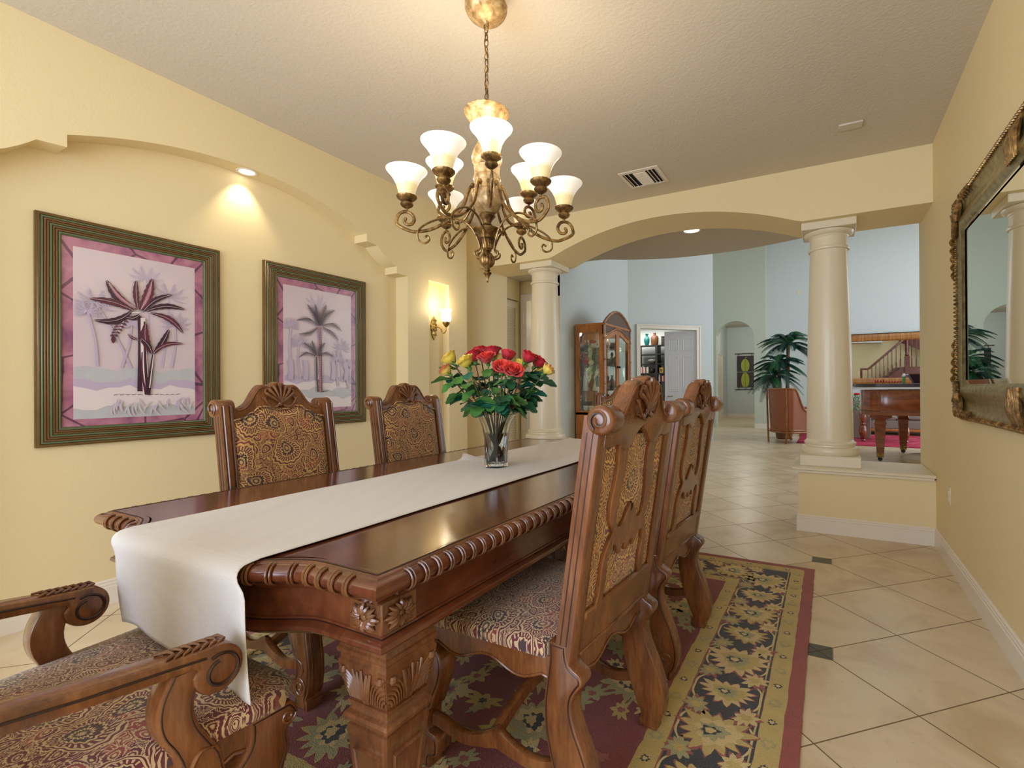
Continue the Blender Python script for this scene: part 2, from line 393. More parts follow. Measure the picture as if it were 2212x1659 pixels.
def dg(t): v = Q0+D*t; return (v.x, v.y)
DT0, DT1 = .09, 1.44
b = MB(); wall(b, dg(-.19), dg(DT0), 0, 5.6); wall(b, dg(DT1), dg(1.86), 0, 5.6); wall(b, dg(DT0), dg(DT1), 2.44, 5.6); struct(b, 'wall_living_diagonal', BLU)
b = MB()
def casing(b, p, q, z, wd=.09, th=.025, side=-1):
    P = Vector(p); Q = Vector(q); d = (Q-P).normalized(); n = Vector((-d.y, d.x))*side*th
    def bar(a, c, z0, z1):
        vs = [a, c, c+n, a+n]; b.add([(v.x, v.y, zz) for zz in (z0, z1) for v in vs], [(0, 1, 2, 3), (4, 5, 6, 7), (0, 1, 5, 4), (1, 2, 6, 5), (2, 3, 7, 6), (3, 0, 4, 7)])
    bar(P-d*wd, P, 0, z+wd); bar(Q, Q+d*wd, 0, z+wd); bar(P, Q, z, z+wd)
    for o, t2 in ((.0, 1.5), (wd*.7, 1.9)):
        pass
    n *= 1.5
    bar(P-d*wd, P-d*wd*.72, 0, z+wd); bar(Q+d*wd*.72, Q+d*wd, 0, z+wd); bar(P-d*wd*.72, Q+d*wd*.72, z+wd*.72, z+wd)
casing(b, dg(DT0), dg(DT1), 2.44)
struct(b, 'door_1', WHT)
b = MB(); casing(b, (-3.83, 6.0), (-3.5, 6.0), 2.44); wall(b, (-3.93, 6.0), (-3.83, 6.0), 0, 2.47, 0, .1); struct(b, 'door_2', WHT)
# arch wall and far wall
AX0, AX1, AZS, AZT = -2.97, -1.90, 2.70, 3.105
def az(x): c = (AX0+AX1)/2; hw = (AX1-AX0)/2; h = AZT-AZS; R = (hw*hw+h*h)/(2*h); return AZT-R+sqrt(max(0, R*R-(x-c)**2))
b = MB(); xs_ = [AX0+(AX1-AX0)*k/24 for k in range(25)]
for Yp in (15.0, 15.3):
    b.add([(-4.2, Yp, 0), (AX0, Yp, 0), (AX0, Yp, 5.6), (-4.2, Yp, 5.6), (AX1, Yp, 0), (-1.59, Yp, 0), (-1.59, Yp, 5.6), (AX1, Yp, 5.6)], [(0, 1, 2, 3), (4, 5, 6, 7)])
    for i in range(24): b.add([(xs_[i], Yp, az(xs_[i])), (xs_[i+1], Yp, az(xs_[i+1])), (xs_[i+1], Yp, 5.6), (xs_[i], Yp, 5.6)], [(0, 1, 2, 3)])
for i in range(24): b.add([(xs_[i], 15, az(xs_[i])), (xs_[i+1], 15, az(xs_[i+1])), (xs_[i+1], 15.3, az(xs_[i+1])), (xs_[i], 15.3, az(xs_[i]))], [(0, 1, 2, 3)])
for x in (AX0, AX1): b.add([(x, 15, 0), (x, 15.3, 0), (x, 15.3, AZS), (x, 15, AZS)], [(0, 1, 2, 3)])
b.add([(-1.59, 15, 0), (-1.59, 15.3, 0), (-1.59, 15.3, 5.6), (-1.59, 15, 5.6)], [(0, 1, 2, 3)])
struct(b, 'wall_living_arch', GRN)
b = MB(); wall(b, (-1.62, 15.2), (6.2, 15.2), 0, 5.6); wall(b, (6.0, 15.2), (6.0, 4.9), 0, .3); wall(b, (6.0, 15.2), (6.0, 14.4), .3, 5.6); wall(b, (6, 7.6), (6, 4.9), .3, 5.6); wall(b, (6, 14.4), (6, 7.6), 4.5, 5.6)
struct(b, 'wall_living_far', BLU)
b = MB(); wall(b, (.7, 5.12), (6.1, 5.12), 0, 5.6); b.box(-3.6, 5.0, ZC+.1, 6.1, 5.12, 5.6); struct(b, 'wall_stair', YEL)
b = MB(); b.box(-5, 4.9, 5.6, 6.3, 15.6, 5.7); struct(b, 'ceiling_living', CEIL)
b = MB(); wall(b, (-3.55, 15.3), (-3.55, 20.1), 0, 3.6); wall(b, (-3.7, 20.1), (-1.2, 20.1), 0, 3.6); b.box(-1.3, 15.3, 0, -1.2, 20.1, 3.6); struct(b, 'wall_corridor', BLU)
b = MB(); b.box(-3.7, 15.3, 3.5, -1.2, 20.2, 3.6); struct(b, 'ceiling_corridor', CEIL)
basebd('baseboard_corridor', [(-3.55, 17.3), (-3.55, 20.1), (-1.3, 20.1)])
basebd('baseboard_living', [(AX1, 15.0), (-1.59, 15.0), (-1.59, 15.2), (6, 15.2)])
# office behind the diagonal doorway
b = MB(); wall(b, (-6.4, 13.6), (-3.0, 13.6), 0, 3.1); wall(b, (-6.2, 9.0), (-6.2, 13.7), 0, 3.1); wall(b, (-3.05, 13.6), (-2.5, 11.1), 0, 3.1); struct(b, 'wall_office', BLU)
b = MB(); b.add([(-6.4, 9, 3.1), (-3.74, 9.8, 3.1), (-2.3, 11.2, 3.1), (-3.0, 13.7, 3.1), (-6.4, 13.7, 3.1)], [(0, 1, 2, 3, 4)]); struct(b, 'ceiling_office', CEIL)
# ---------------------------------------------------------------- furniture materials
WOODC = wood('chair_walnut', sr(58, 30, 16), sr(112, 66, 34), sr(148, 96, 54), (5, 5, 1.4), .27, .5)
WOODT = wood('table_walnut', sr(56, 27, 18), sr(96, 50, 30), sr(130, 78, 46), (2.2, .7, 2), .17, .6)
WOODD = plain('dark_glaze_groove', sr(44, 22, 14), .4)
WOODR = wood('carved_walnut', sr(70, 40, 24), sr(108, 66, 38), sr(140, 94, 58), (5, 5, 2), .26, .45)
def paisley(name, axes='XY', ground=sr(92, 34, 42), gold=sr(204, 170, 112), s=1.0):
    m = N(name); sp = m.n('SeparateXYZ'); m.l(m.co('Object', (s, s, s)), sp.inputs[0]); cb = m.n('CombineXYZ')
    m.l(sp.outputs['XYZ'.index(axes[0])], cb.inputs[0]); m.l(sp.outputs['XYZ'.index(axes[1])], cb.inputs[1]); v = cb.outputs[0]
    nz = m.n('TexNoise'); nz.inputs['Scale'].default_value = 9; nz.inputs['Detail'].default_value = 1; m.l(v, nz.inputs['Vector'])
    va = m.n('VectorMath', operation='SUBTRACT'); m.l(nz.outputs['Color'], va.inputs[0]); va.inputs[1].default_value = (.5, .5, .5)
    vs = m.n('VectorMath', operation='SCALE'); m.l(va.outputs[0], vs.inputs[0]); vs.inputs['Scale'].default_value = .055
    vv = m.n('VectorMath', operation='ADD'); m.l(v, vv.inputs[0]); m.l(vs.outputs[0], vv.inputs[1]); W = vv.outputs[0]
    def drops(scale, bend, seed):
        off = m.n('VectorMath', operation='ADD'); m.l(W, off.inputs[0]); off.inputs[1].default_value = (seed, seed*.7, 0)
        q = m.n('TexVoronoi', voronoi_dimensions='2D'); q.inputs['Scale'].default_value = scale; q.inputs['Randomness'].default_value = .75; m.l(off.outputs[0], q.inputs['Vector'])
        lo = m.n('VectorMath', operation='SUBTRACT'); m.l(off.outputs[0], lo.inputs[0]); m.l(q.outputs['Position'], lo.inputs[1])
        sc = m.n('SeparateColor'); m.l(q.outputs['Color'], sc.inputs[0])
        ro = m.n('VectorRotate', rotation_type='Z_AXIS'); m.l(lo.outputs[0], ro.inputs['Vector']); m.l(m.math('MULTIPLY', sc.outputs[0], 6.283), ro.inputs['Angle'])
        s2 = m.n('SeparateXYZ'); m.l(ro.outputs[0], s2.inputs[0]); X = m.math('MULTIPLY', s2.outputs[0], scale*2.1); Y = m.math('MULTIPLY', s2.outputs[1], scale*1.55)
        X = m.math('SUBTRACT', X, m.math('MULTIPLY', m.math('MULTIPLY', Y, Y), bend)); wd = m.math('SUBTRACT', 1.05, m.math('MULTIPLY', Y, .62)); X = m.math('DIVIDE', X, m.math('MAXIMUM', wd, .15))
        d = m.math('SQRT', m.math('ADD', m.math('MULTIPLY', X, X), m.math('MULTIPLY', Y, Y))); an = m.math('ARCTAN2', X, Y)
        return m.math('ADD', d, m.math('MULTIPLY', m.math('SINE', m.math('MULTIPLY', an, 17)), .028)), an, X, Y
    d, an, X, Y = drops(8.5, .5, 0); d2, an2, _a, _b = drops(19, .35, 3.3)
    K = (lambda *st: [(p, (1, 1, 1, 1) if c else (0, 0, 0, 1)) for p, c in st])
    def bands(dd, st):
        q = m.ramp(m.math('MULTIPLY', dd, .8), K(*st)); m.t.nodes[-1].color_ramp.interpolation = 'CONSTANT'; return q
    A = bands(d, [(0, 1), (.07, 0), (.14, 1), (.19, 0), (.31, 1), (.36, 0), (.55, 1), (.62, 0), (.68, 1), (.72, 0)])
    feather = m.math('GREATER_THAN', m.math('SINE', m.math('ADD', m.math('MULTIPLY', an, 32), m.math('MULTIPLY', d, 9))), .25)
    inb = m.math('MULTIPLY', m.math('GREATER_THAN', d, .5), m.math('LESS_THAN', d, .66)); A = m.math('MAXIMUM', A, m.math('MULTIPLY', feather, inb))
    B = bands(d2, [(0, 1), (.10, 0), (.2, 1), (.27, 0), (.45, 1), (.53, 0)]); nn = m.noise(W, 30, 1, 2.2); swirl = m.math('GREATER_THAN', m.math('SINE', m.math('MULTIPLY', nn, 48)), .35)
    outm = m.math('GREATER_THAN', d, .90); B2 = m.math('MAXIMUM', B, m.math('MULTIPLY', swirl, m.math('GREATER_THAN', d2, .66)))
    pat = m.math('MAXIMUM', A, m.math('MULTIPLY', B2, outm)); dt = m.n('TexVoronoi'); dt.inputs['Scale'].default_value = 95; m.l(v, dt.inputs['Vector'])
    dots = m.math('MULTIPLY', m.math('LESS_THAN', dt.outputs['Distance'], .27), m.math('MULTIPLY', m.math('GREATER_THAN', d, .2), m.math('LESS_THAN', d, .46)))
    pat = m.math('MAXIMUM', pat, dots); gr = m.mix(m.math('MULTIPLY', m.math('LESS_THAN', d, .38), .8), ground, sr(58, 46, 48)); gr = m.mix(m.math('MULTIPLY', m.math('GREATER_THAN', m.noise(W, 14, 1), .6), .7), gr, sr(148, 66, 56))
    go = m.mix(m.noise(v, 8, 2), gold, tuple(x*.72 for x in gold[:3])+(1,)); m.base(m.mix(pat, gr, go)); m.p(Roughness=.85); m.b.inputs['Sheen Weight'].default_value = .3
    m.bump(m.math('ADD', pat, m.math('MULTIPLY', m.noise(v, 480, 1), .6)), .35, .0012); return m.mat
FAB = paisley('paisley_chenille', 'XY', sr(96, 34, 46), sr(206, 180, 140))
FABB = paisley('gold_paisley_chenille', 'XZ', sr(104, 50, 44), sr(214, 172, 100), .85)
def linen(name, c):
    m = N(name); v = m.co(); w1 = m.n('TexWave'); w1.inputs['Scale'].default_value = 150; w1.bands_direction = 'Y'; w1.inputs['Distortion'].default_value = 1.5; m.l(v, w1.inputs['Vector'])
    w2 = m.n('TexWave'); w2.inputs['Scale'].default_value = 170; w2.bands_direction = 'X'; w2.inputs['Distortion'].default_value = 1.5; m.l(v, w2.inputs['Vector'])
    w3 = m.n('TexWave'); w3.inputs['Scale'].default_value = 150; w3.bands_direction = 'Z'; w3.inputs['Distortion'].default_value = 1.5; m.l(v, w3.inputs['Vector'])
    h = m.math('MULTIPLY', m.math('MULTIPLY', w1.outputs['Fac'], w3.outputs['Fac']), w2.outputs['Fac']); n = m.noise(v, 300, 3)
    f = m.math('MINIMUM', 1, m.math('ADD', m.math('MULTIPLY', h, .6), m.math('MULTIPLY', n, .6)))
    m.base(m.mix(f, tuple(x*.74 for x in c[:3])+(1,), c)); m.p(Roughness=.95); m.bump(f, .5, .0012); return m.mat
LINEN = linen('woven_linen', sr(236, 232, 232))
# ---------------------------------------------------------------- dining table
def table():
    t = thing('dining_table', 'long glossy walnut dining table with gadrooned edge, carved corner blocks and thick carved legs', 'dining table', (-1.515, 2.06, .012))
    cx, cy = -1.515, 2.06; z0 = .012
    hx = .65
    def endc(x):  # bow of the short ends
        a = abs(x); return 1.31+.085*(1-min(1, max(0, (a-.22)/.24))**1.0*1.0) if a > .22 else 1.42
    def ss(t): t = max(0, min(1, t)); return t*t*(3-2*t)
    def endy(x): return 1.31+.075*(1-ss((abs(x)-.25)/.2))
    xs = [hx*(-1+2*k/40) for k in range(41)]
    path = [(x, -endy(x)) for x in xs]+[(hx, -1.31+2.62*k/20) for k in range(1, 20)]+[(x, endy(x)) for x in reversed(xs)]+[(-hx, 1.31-2.62*k/20) for k in range(1, 20)]
    P = [(-.03, .778), (-.012, .779), (-.004, .777), (.0, .773), (.006, .7722), (.0125, .770), (.0185, .7655), (.0225, .7595), (.0238, .752), (.0225, .7445), (.0185, .7385), (.0125, .734), (.006, .7312), (.001, .7295), (-.004, .724), (-.012, .712), (-.02, .708), (-.06, .708)]
    b = MB(); b.prof(P, path); n = len(path)
    b.add([(x*(1-.03/hx), y*(1-.03/1.31), .778) for x, y in path], [tuple(range(n))])
    b.add([(x*(1-.06/hx), y*(1-.06/1.31), .708) for x, y in path], [tuple(range(n))])
    TB = b
    # dark line inside the rim and the veneer joint
    # gadroon rings in pairs, over the bull-nose
    def rings(name, pts, nrm):
        b = TB
        for (x, y), (nx, ny) in zip(pts, nrm):
            for o in (-.0045, .0045):
                p = []
                for k in range(9):
                    a = radians(100-200*k/8); rr = .0235
                    p.append((x-ny*o+nx*(.006+rr*cos(a)*.95), y+nx*o+ny*(.006+rr*cos(a)*.95), .752+rr*sin(a)*1.0))
                b.tube(p, .0032, 6, 1)
    sp = [-1.23+.0434*k for k in range(57)]
    rings('gadroon_edge', [(hx, y) for y in sp], [(1, 0)]*57); rings('gadroon_edge', [(-hx, y) for y in sp], [(-1, 0)]*58)
    ex = [-.58+.0464*k for k in range(26)]
    for s in (-1, 1):
        nr = []
        for x in ex:
            d = (endy(x+.01)-endy(x-.01))/.02; v = Vector((-d, 1)).normalized(); nr.append((v.x, v.y*s))
        rings('gadroon_edge', [(x, endy(x)*s) for x in ex], nr)
    TB.build('tabletop', [WOODT, WOODR], t, ang=35)
    # apron with lower moulding
    ap = [(x*.965, y*.975) for x, y in path]
    b = MB(); b.prof([(-.02, .712), (0, .712), (0, .636), (.004, .634), (.005, .628), (.012, .626), (.022, .618), (.024, .610), (.018, .603), (.010, .600), (.004, .594), (-.03, .594)], ap); b.build('apron', WOODT, t, ang=35)
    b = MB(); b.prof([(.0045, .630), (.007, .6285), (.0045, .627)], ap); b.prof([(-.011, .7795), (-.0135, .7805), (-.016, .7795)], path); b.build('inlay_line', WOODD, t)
    # corner rosette blocks
    for sx in (-1, 1):
        for sy in (-1, 1):
            b = MB(); xo, yo = sx*hx*.965, sy*1.31*.975
            x0, x1 = sorted((xo-sx*.10, xo+sx*.006)); y0_, y1_ = sorted((yo-sy*.10, yo+sy*.006))
            b.box(x0, y0_, .634, x1, y1_, .708, 0, .003)
            for face in (0, 1):
                for k in range(16):
                    a = 2*pi*k/16+.0; L = .040 if k % 2 else .048
                    for j in range(1):
                        cu, cv = cos(a), sin(a)
                        if face == 0:
                            c = ((x0+x1)/2, (y1_ if sy > 0 else y0_), .671)
                            pts = [(c[0]+cu*r, c[1]+sy*(.002+.006*sin(pi*r/L)), c[2]+cv*r*.72) for r in (L*.25, L*.45, L*.65, L*.85, L)]
                        else:
                            c = ((x1 if sx > 0 else x0), (y0_+y1_)/2, .671)
                            pts = [(c[0]+sx*(.002+.006*sin(pi*r/L)), c[1]+cu*r, c[2]+cv*r*.72) for r in (L*.25, L*.45, L*.65, L*.85, L)]
                        b.tube(pts, lambda q: .0068*sin(pi*min(.98, q*.8+.15)), 6)
                b.ball(c, .014, 10, 0, (1, .6, .8) if face == 0 else (.6, 1, .8))
            b.build('rosette_block', WOODR, t)
            # leg
            lx, ly = sx*(hx-.115), sy*(1.31-.135)
            def sqr(w, z): return [(lx-w, ly-w, z), (lx+w, ly-w, z), (lx+w, ly+w, z), (lx-w, ly+w, z)]
            b = MB()
            lv = [(.086, .60), (.086, .584), (.078, .58), (.080, .566), (.084, .562), (.084, .552), (.078, .546), (.078, .536), (.082, .532), (.079, .50), (.068, .455), (.061, .432), (.066, .43), (.066, .424), (.060, .418), (.064, .408), (.072, .402), (.075, .394), (.072, .384), (.064, .38), (.063, .374), (.068, .37), (.068, .352), (.066, .345), (.046, .10), (.052, .095), (.052, .085), (.044, .08), (.055, .06), (.056, .03), (.048, .0)]
            b.loft([sqr(w, z) for w, z in lv], True, True)
            for q in range(4):   # raised panel and acanthus relief per face
                ca, sa = cos(q*pi/2), sin(q*pi/2)
                def W(u, o, z, wz): # u across, o out from the tapering face
                    return (lx+ca*(wz+o)-sa*u, ly+sa*(wz+o)+ca*u, z)
                wz = lambda z: .046+(.066-.046)*(z-.10)/.245
                r = [[W(-u, 0.0, z, wz(z)), W(u, 0.0, z, wz(z))] for u, z in ((.048, .325), (.03, .12))]
                pan = [W(-.048, -.001, .325, wz(.325)), W(.048, -.001, .325, wz(.325)), W(.030, -.001, .12, wz(.12)), W(-.030, -.001, .12, wz(.12))]
                pan2 = [W(-.044, .007, .320, wz(.325)), W(.044, .007, .320, wz(.325)), W(.027, .007, .125, wz(.12)), W(-.027, .007, .125, wz(.12))]
                pan3 = [W(-.038, .004, .313, wz(.325)), W(.038, .004, .313, wz(.325)), W(.022, .004, .132, wz(.12)), W(-.022, .004, .132, wz(.12))]
                b.loft([pan, pan2, pan3], True, True)
                fz = lambda z: .061+(.080-.061)*(z-.43)/.10
                for s in (-1, 1):
                    for k in range(6):   # nested arches hugging the corner edge
                        R0 = .012+.0085*k; pts = []
                        for j in range(7):
                            a = pi/2*j/6; u = (fz(.47)+.001-R0*sin(a)*.9) if False else None
                            zz = .437+R0*1.35*cos(a)**.6+.006; uu = fz(zz)-R0*.85*sin(a)
                            if j == 0: uu = fz(zz)
                            pts.append(W(s*uu, .002+.003*sin(a), zz, fz(zz)))
                        b.tube(pts, lambda q: .0046*(1-.3*q), 6)
                for u0, u1, zt in ((0, 0, .525), (.006, .016, .518), (-.006, -.016, .518), (.004, .03, .522), (-.004, -.03, .522)):
                    pts = [W(u0+(u1-u0)*k/5, .003+.003*sin(pi*k/5), .437+(zt-.437)*k/5, fz(.437+(zt-.437)*k/5)) for k in range(6)]
                    b.tube(pts, lambda q: .004+.0045*sin(pi*q), 6)
                for s in (-1, 1): b.ball(W(s*.062, .004, .512, fz(.512)), .011, 10)
            b.build('leg', WOODR, t, ang=25)
    return t
table()
# runner
def runner():
    b = MB(); y0, y1, zt = 3.485, .632, .795
    pr_ = [(3.50, .52, 1)]
    pth = []
    for k in range(8): pth.append((3.512-.004*k/7, .56+(.745-.56)*k/7))
    for k in range(1, 7): a = radians(90*k/6); pth.append((3.474+.036*cos(a), .757+.037*sin(a)))
    for k in range(1, 60): pth.append((3.474-(3.474-.715)*k/60, .7945))
    for k in range(0, 9): a = radians(90*k/8); pth.append((.702-.070*sin(a), .750+.0447*max(0, cos(a))**.6))
    for k in range(1, 19): t = k/18; pth.append((.632-.003*sin(pi*t), .7465-(.7465-.545)*t))
    nx = 30; vs = []; n = len(pth)
    for i, (y, z) in enumerate(pth):
        hang = max(0, min(1, (.7465-z)/.23)) if y < 1 else 0
        for j in range(nx+1):
            s = j/nx; wob = .012*sin(y*2.1)+.004*sin(y*9)
            x = -1.828+.62*s+wob*(.5 if y < 3 else .2)+hang*.035+(.06*max(0, min(1, (.79-z)/.045)) if y < 1 else 0); zz = z; yy = y
            if .7 < y < 3.4: zz += .0015*(1+sin(y*7+s*9))*(1 if 0 < j < nx else .4)
            g = math.exp(-((y-2.23)**2)/.0014)*math.exp(-(s*.62)**2/.004); zz += .03*g; x -= .035*g
            yy += hang*(.005*sin(s*9+1)+.003*sin(s*17)); zz += hang*(.018*sin(s*5+.5)-.03*(s-.3))
            vs.append((x, yy, zz))
    fs = [(i*(nx+1)+j, i*(nx+1)+j+1, (i+1)*(nx+1)+j+1, (i+1)*(nx+1)+j) for i in range(n-1) for j in range(nx)]
    b.add(vs, fs); o = b.build('table_runner', LINEN, ang=180)
    sm = o.modifiers.new('s', 'SOLIDIFY'); sm.thickness = .002; sm.offset = 1
    tag(o, 'pale linen runner laid down the middle of the dining table, hanging over its near end', 'table runner')
runner()
# ---------------------------------------------------------------- chairs
def chair(name, label, arms=False, loc=(0, 0, 0), rz=0, group='carved dining chairs round the table'):
    t = thing(name, label, 'armchair' if arms else 'dining chair', loc, rz, group)
    RK = Matrix.Identity(4); RK[1][2] = -.150; RK[1][3] = .150*.46
    sd, sf = (.275, .30) if not arms else (.29, .335)
    def y_r(z): return -.150*(z-.46)
    for s in (-1, 1):
        # rear leg
        fr = [(.062, .50), (.06, .46), (.066, .42), (.072, .38), (.078, .33), (.076, .27), (.062, .20), (.04, .13), (.018, .075), (.006, .05), (.010, .035), (.016, .03), (.016, 0)]
        bk = [(-.052, 0), (-.052, .028), (-.066, .04), (-.078, .08), (-.078, .13), (-.066, .18), (-.045, .235), (-.022, .285), (-.010, .33), (-.014, .365), (-.03, .392), (-.042, .41), (-.036, .432), (-.004, .452), (.005, .50)]
        pts = [(p.x, p.y) for p in spline([(a, z, 0) for a, z in fr], 3)]+[(p.x, p.y) for p in spline([(a, z, 0) for a, z in bk], 3)]
        xo = s*(sd+.0012); xi = s*(sd-.057)
        b = MB(); b.plate(pts, min(xo, xi), max(xo, xi), 'x', .006, 0, 2)
        for xx in (xo+s*.0005,):   # scroll carving on the foot
            sp = [(xx, p[0], p[1]) for p in spiral((-.030, .088), .034, .006, radians(70), -1.6, 30)]
            b.tube(sp, .0035, 6); b.tube([(xx, .0, .12), (xx, -.012, .15), (xx, -.005, .175), (xx, .012, .19)], lambda q: .004*(1-q*.6), 6)
            b.tube([(xx, -.028, .13), (xx, -.02, .16), (xx, -.03, .185)], lambda q: .004*(1-q*.6), 6)
        Lg = b.build('leg', WOODC, t)
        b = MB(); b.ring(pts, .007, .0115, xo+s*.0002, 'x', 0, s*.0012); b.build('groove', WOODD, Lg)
        # front leg
        yf = .50
        fr = [(.585, .455), (.60, .435), (.602, .415), (.588, .40), (.578, .39), (.582, .35), (.566, .30), (.572, .24), (.582, .18), (.582, .12), (.575, .07), (.562, .045), (.565, .035), (.568, .03), (.568, 0)]
        bk = [(.495, 0), (.495, .03), (.485, .035), (.462, .05), (.458, .085), (.47, .11), (.50, .118), (.502, .15), (.500, .175), (.485, .19), (.470, .23), (.448, .28), (.440, .32), (.448, .36), (.475, .385), (.49, .41), (.49, .455)]
        pts = [(p.x, p.y) for p in spline([(a, z, 0) for a, z in fr], 3)]+[(p.x, p.y) for p in spline([(a, z, 0) for a, z in bk], 3)]
        xo = s*sf; xi = s*(sf-.065); b = MB(); b.plate(pts, min(xo, xi), max(xo, xi), 'x', .006, 0, 2)
        xx = xo+s*.0005
        sp = [(xx, p[0], p[1]) for p in spiral((.530, .082), .036, .006, radians(100), -1.6, 30)]; b.tube(sp, .0035, 6)
        b.tube([(xx, .535, .125), (xx, .55, .15), (xx, .54, .175), (xx, .515, .185)], lambda q: .004*(1-q*.6), 6)
        b.tube([(xx, p[0], p[1]) for p in spiral((.578, .422), .018, .004, 0, -1.3, 20)], .003, 6)
        for zf in (.2, .8):
            b.tube([(xi+(xo-xi)*zf, y+.001, z) for y, z in [(.582, .36), (.567, .30), (.573, .24), (.583, .18), (.583, .12), (.576, .075)]], .0025, 6)
        Lg = b.build('leg', WOODC, t)
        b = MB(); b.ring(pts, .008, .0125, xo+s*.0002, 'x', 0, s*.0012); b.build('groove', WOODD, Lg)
        # back post with rolled ear
        b = MB(); b.M = RK.copy(); w0 = .054 if not arms else .054
        x0, x1 = sorted((s*sd, s*(sd-w0))); yf_, yb_ = .044, -.004
        pts = [(x0, yb_), (x0+.006, yb_-.004), (x1-.006, yb_-.004), (x1, yb_), (x1, yf_), (x1-.008, yf_+.003), (x1-.012, yf_-.003), (x1-.018, yf_+.004), (x0+.018, yf_+.004), (x0+.012, yf_-.003), (x0+.008, yf_+.003), (x0, yf_)]
        b.loft([[(x, y, z) for x, y in pts] for z in (.45, .6, .8, 1.0, 1.115)], True, True)
        b.M = Matrix.Identity(4); cy_, cz_ = y_r(1.11)-.002, 1.103
        ring = lambda x, r: [(x, cy_+r*cos(2*pi*k/28), cz_+r*sin(2*pi*k/28)) for k in range(28)]
        xa, xb = (s*(sd+.006), s*(sd-.075))
        b.loft([ring(xa, .030), ring(xa-s*.004, .037), ring(xa-s*.010, .040), ring(xa-s*.03, .038), ring(xb+s*.012, .038), ring(xb+s*.004, .036), ring(xb, .030)], True, True)
        b.tube([(xa+s*.001, cy_+p[0], cz_+p[1]) for p in spiral((0, 0), .031, .010, radians(-60), 1.25, 26)], .0045, 6)
        b.build('back_post', WOODC, t)
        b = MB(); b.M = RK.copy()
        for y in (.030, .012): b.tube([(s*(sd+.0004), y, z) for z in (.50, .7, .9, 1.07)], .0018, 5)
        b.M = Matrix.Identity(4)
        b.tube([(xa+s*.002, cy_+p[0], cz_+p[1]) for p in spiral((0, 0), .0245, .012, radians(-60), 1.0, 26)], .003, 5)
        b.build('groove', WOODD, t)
    # crest rail
    top = [(0, 1.222), (.022, 1.216), (.038, 1.200), (.052, 1.203), (.075, 1.208), (.098, 1.196), (.118, 1.168), (.140, 1.135), (.165, 1.112), (.195, 1.104), (sd-.03, 1.11)]
    bot = [(sd-.03, 1.03), (.19, 1.025), (.165, 1.03), (.14, 1.022), (.115, 1.008), (.085, 1.012), (.055, 1.035), (.03, 1.055), (0, 1.07)]
    h1 = [(p.x, p.y) for p in spline([(x, z, 0) for x, z in top], 4)]; h2 = [(p.x, p.y) for p in spline([(x, z, 0) for x, z in bot], 4)]
    R_ = h1+h2; Lh = [(-x, z) for x, z in reversed(R_) if x > 1e-6]
    b = MB(); b.M = RK.copy(); b.plate(R_+Lh, -.012, .034, 'y', .006, 0, 2)
    for yy in (-.012, .034):   # beaded edge
        for s in (-1, 1): b.tube([(s*x, yy, z-.012) for x, z in h1[8:-4]], .0045, 6)
    CR = b.build('crest_rail', WOODC, t)
    b = MB(); b.M = RK.copy()
    for yy, sg in ((.036, 1), (-.014, -1)):
        for k in range(7):
            a = radians(90+(k-3)*17); L = .098-.006*abs(k-3); p0 = (0, yy, 1.122)
            pts = [(cos(a)*L*q*(1+.1*q), yy+sg*(.002+.009*sin(pi*min(1, q*.9))), 1.118+sin(a)*L*q) for q in (0, .2, .4, .6, .8, .95, 1)]
            b.tube(pts, lambda q: .003+.0065*q if q < .85 else .0065, 6)
        b.ball((0, yy+sg*.003, 1.118), .011, 10, 0, (1, .6, 1.3))
        for s in (-1, 1):
            for c_, w_ in ((0, .006), (1, .005), (2, .0045)):
                pts = [(s*(.012+.012*c_), yy+sg*.004, 1.112-.004*c_), (s*(.035+.008*c_), yy+sg*.009, 1.100+.004*c_), (s*(.058+.006*c_), yy+sg*.008, 1.115+.007*c_), (s*(.076-.002*c_), yy+sg*.006, 1.140+.002*c_), (s*(.088-.012*c_), yy+sg*.002, 1.152)]
                b.tube([tuple(p) for p in spline(pts, 4)], lambda q, w_=w_: w_*(1-.55*q), 6)
            b.tube([(s*p[0], yy+sg*.003, p[1]) for p in spiral((.052, 1.178), .020, .004, radians(-80), .9, 18)], .0042, 6)
            b.tube([(s*(.0+.012*k), yy+sg*.003, 1.088+.0035*k+.004*(k % 2)) for k in range(7)], .0035, 6)
    b.build('shell_carving', WOODR, CR)
    b = MB(); b.M = RK.copy()
    for yy in (-.0128,):
        for s in (-1, 1): b.tube([tuple(p) for p in spline([(s*.03, yy, 1.088), (s*.06, yy, 1.062), (s*.09, yy, 1.045), (s*.115, yy, 1.045)], 5)], lambda q: .005*sin(pi*min(.97, q*.9+.08)), 6)
    # lower back rails
    b = MB(); b.M = RK.copy(); xi = sd-.05
    b.box(-xi, -.006, .455, xi, .03, .555, 0, .004); b.box(-xi, -.012, .548, xi, .03, .578, 0, .006); b.box(-xi, -.010, .452, xi, .0, .466, 0, .003); b.build('back_rail', WOODC, t)
    # upholstered panel
    def top_f(x):
        a = abs(x)/.22; pts = [(0, 1.092), (.12, 1.094), (.3, 1.108), (.45, 1.106), (.62, 1.082), (.8, 1.058), (1.01, 1.05)]
        for (p, q), (r, u) in zip(pts, pts[1:]):
            if a <= r: return q+(u-q)*(.5-.5*cos(pi*(a-p)/(r-p)))
        return 1.05
    nx, nz = 28, 16; vs = []; xw = sd-.053
    for i in range(nz+1):
        for j in range(nx+1):
            x = -xw+2*xw*j/nx; zt = top_f(x*.222/xw); z = .575+(zt-.575)*i/nz
            e = min((xw-abs(x)), (z-.575), (zt-z)); bulge = .022*min(1, max(0, e/.035))**.5
            vs.append((x, .030+bulge, z))
    fs = [(i*(nx+1)+j, i*(nx+1)+j+1, (i+1)*(nx+1)+j+1, (i+1)*(nx+1)+j) for i in range(nz) for j in range(nx)]
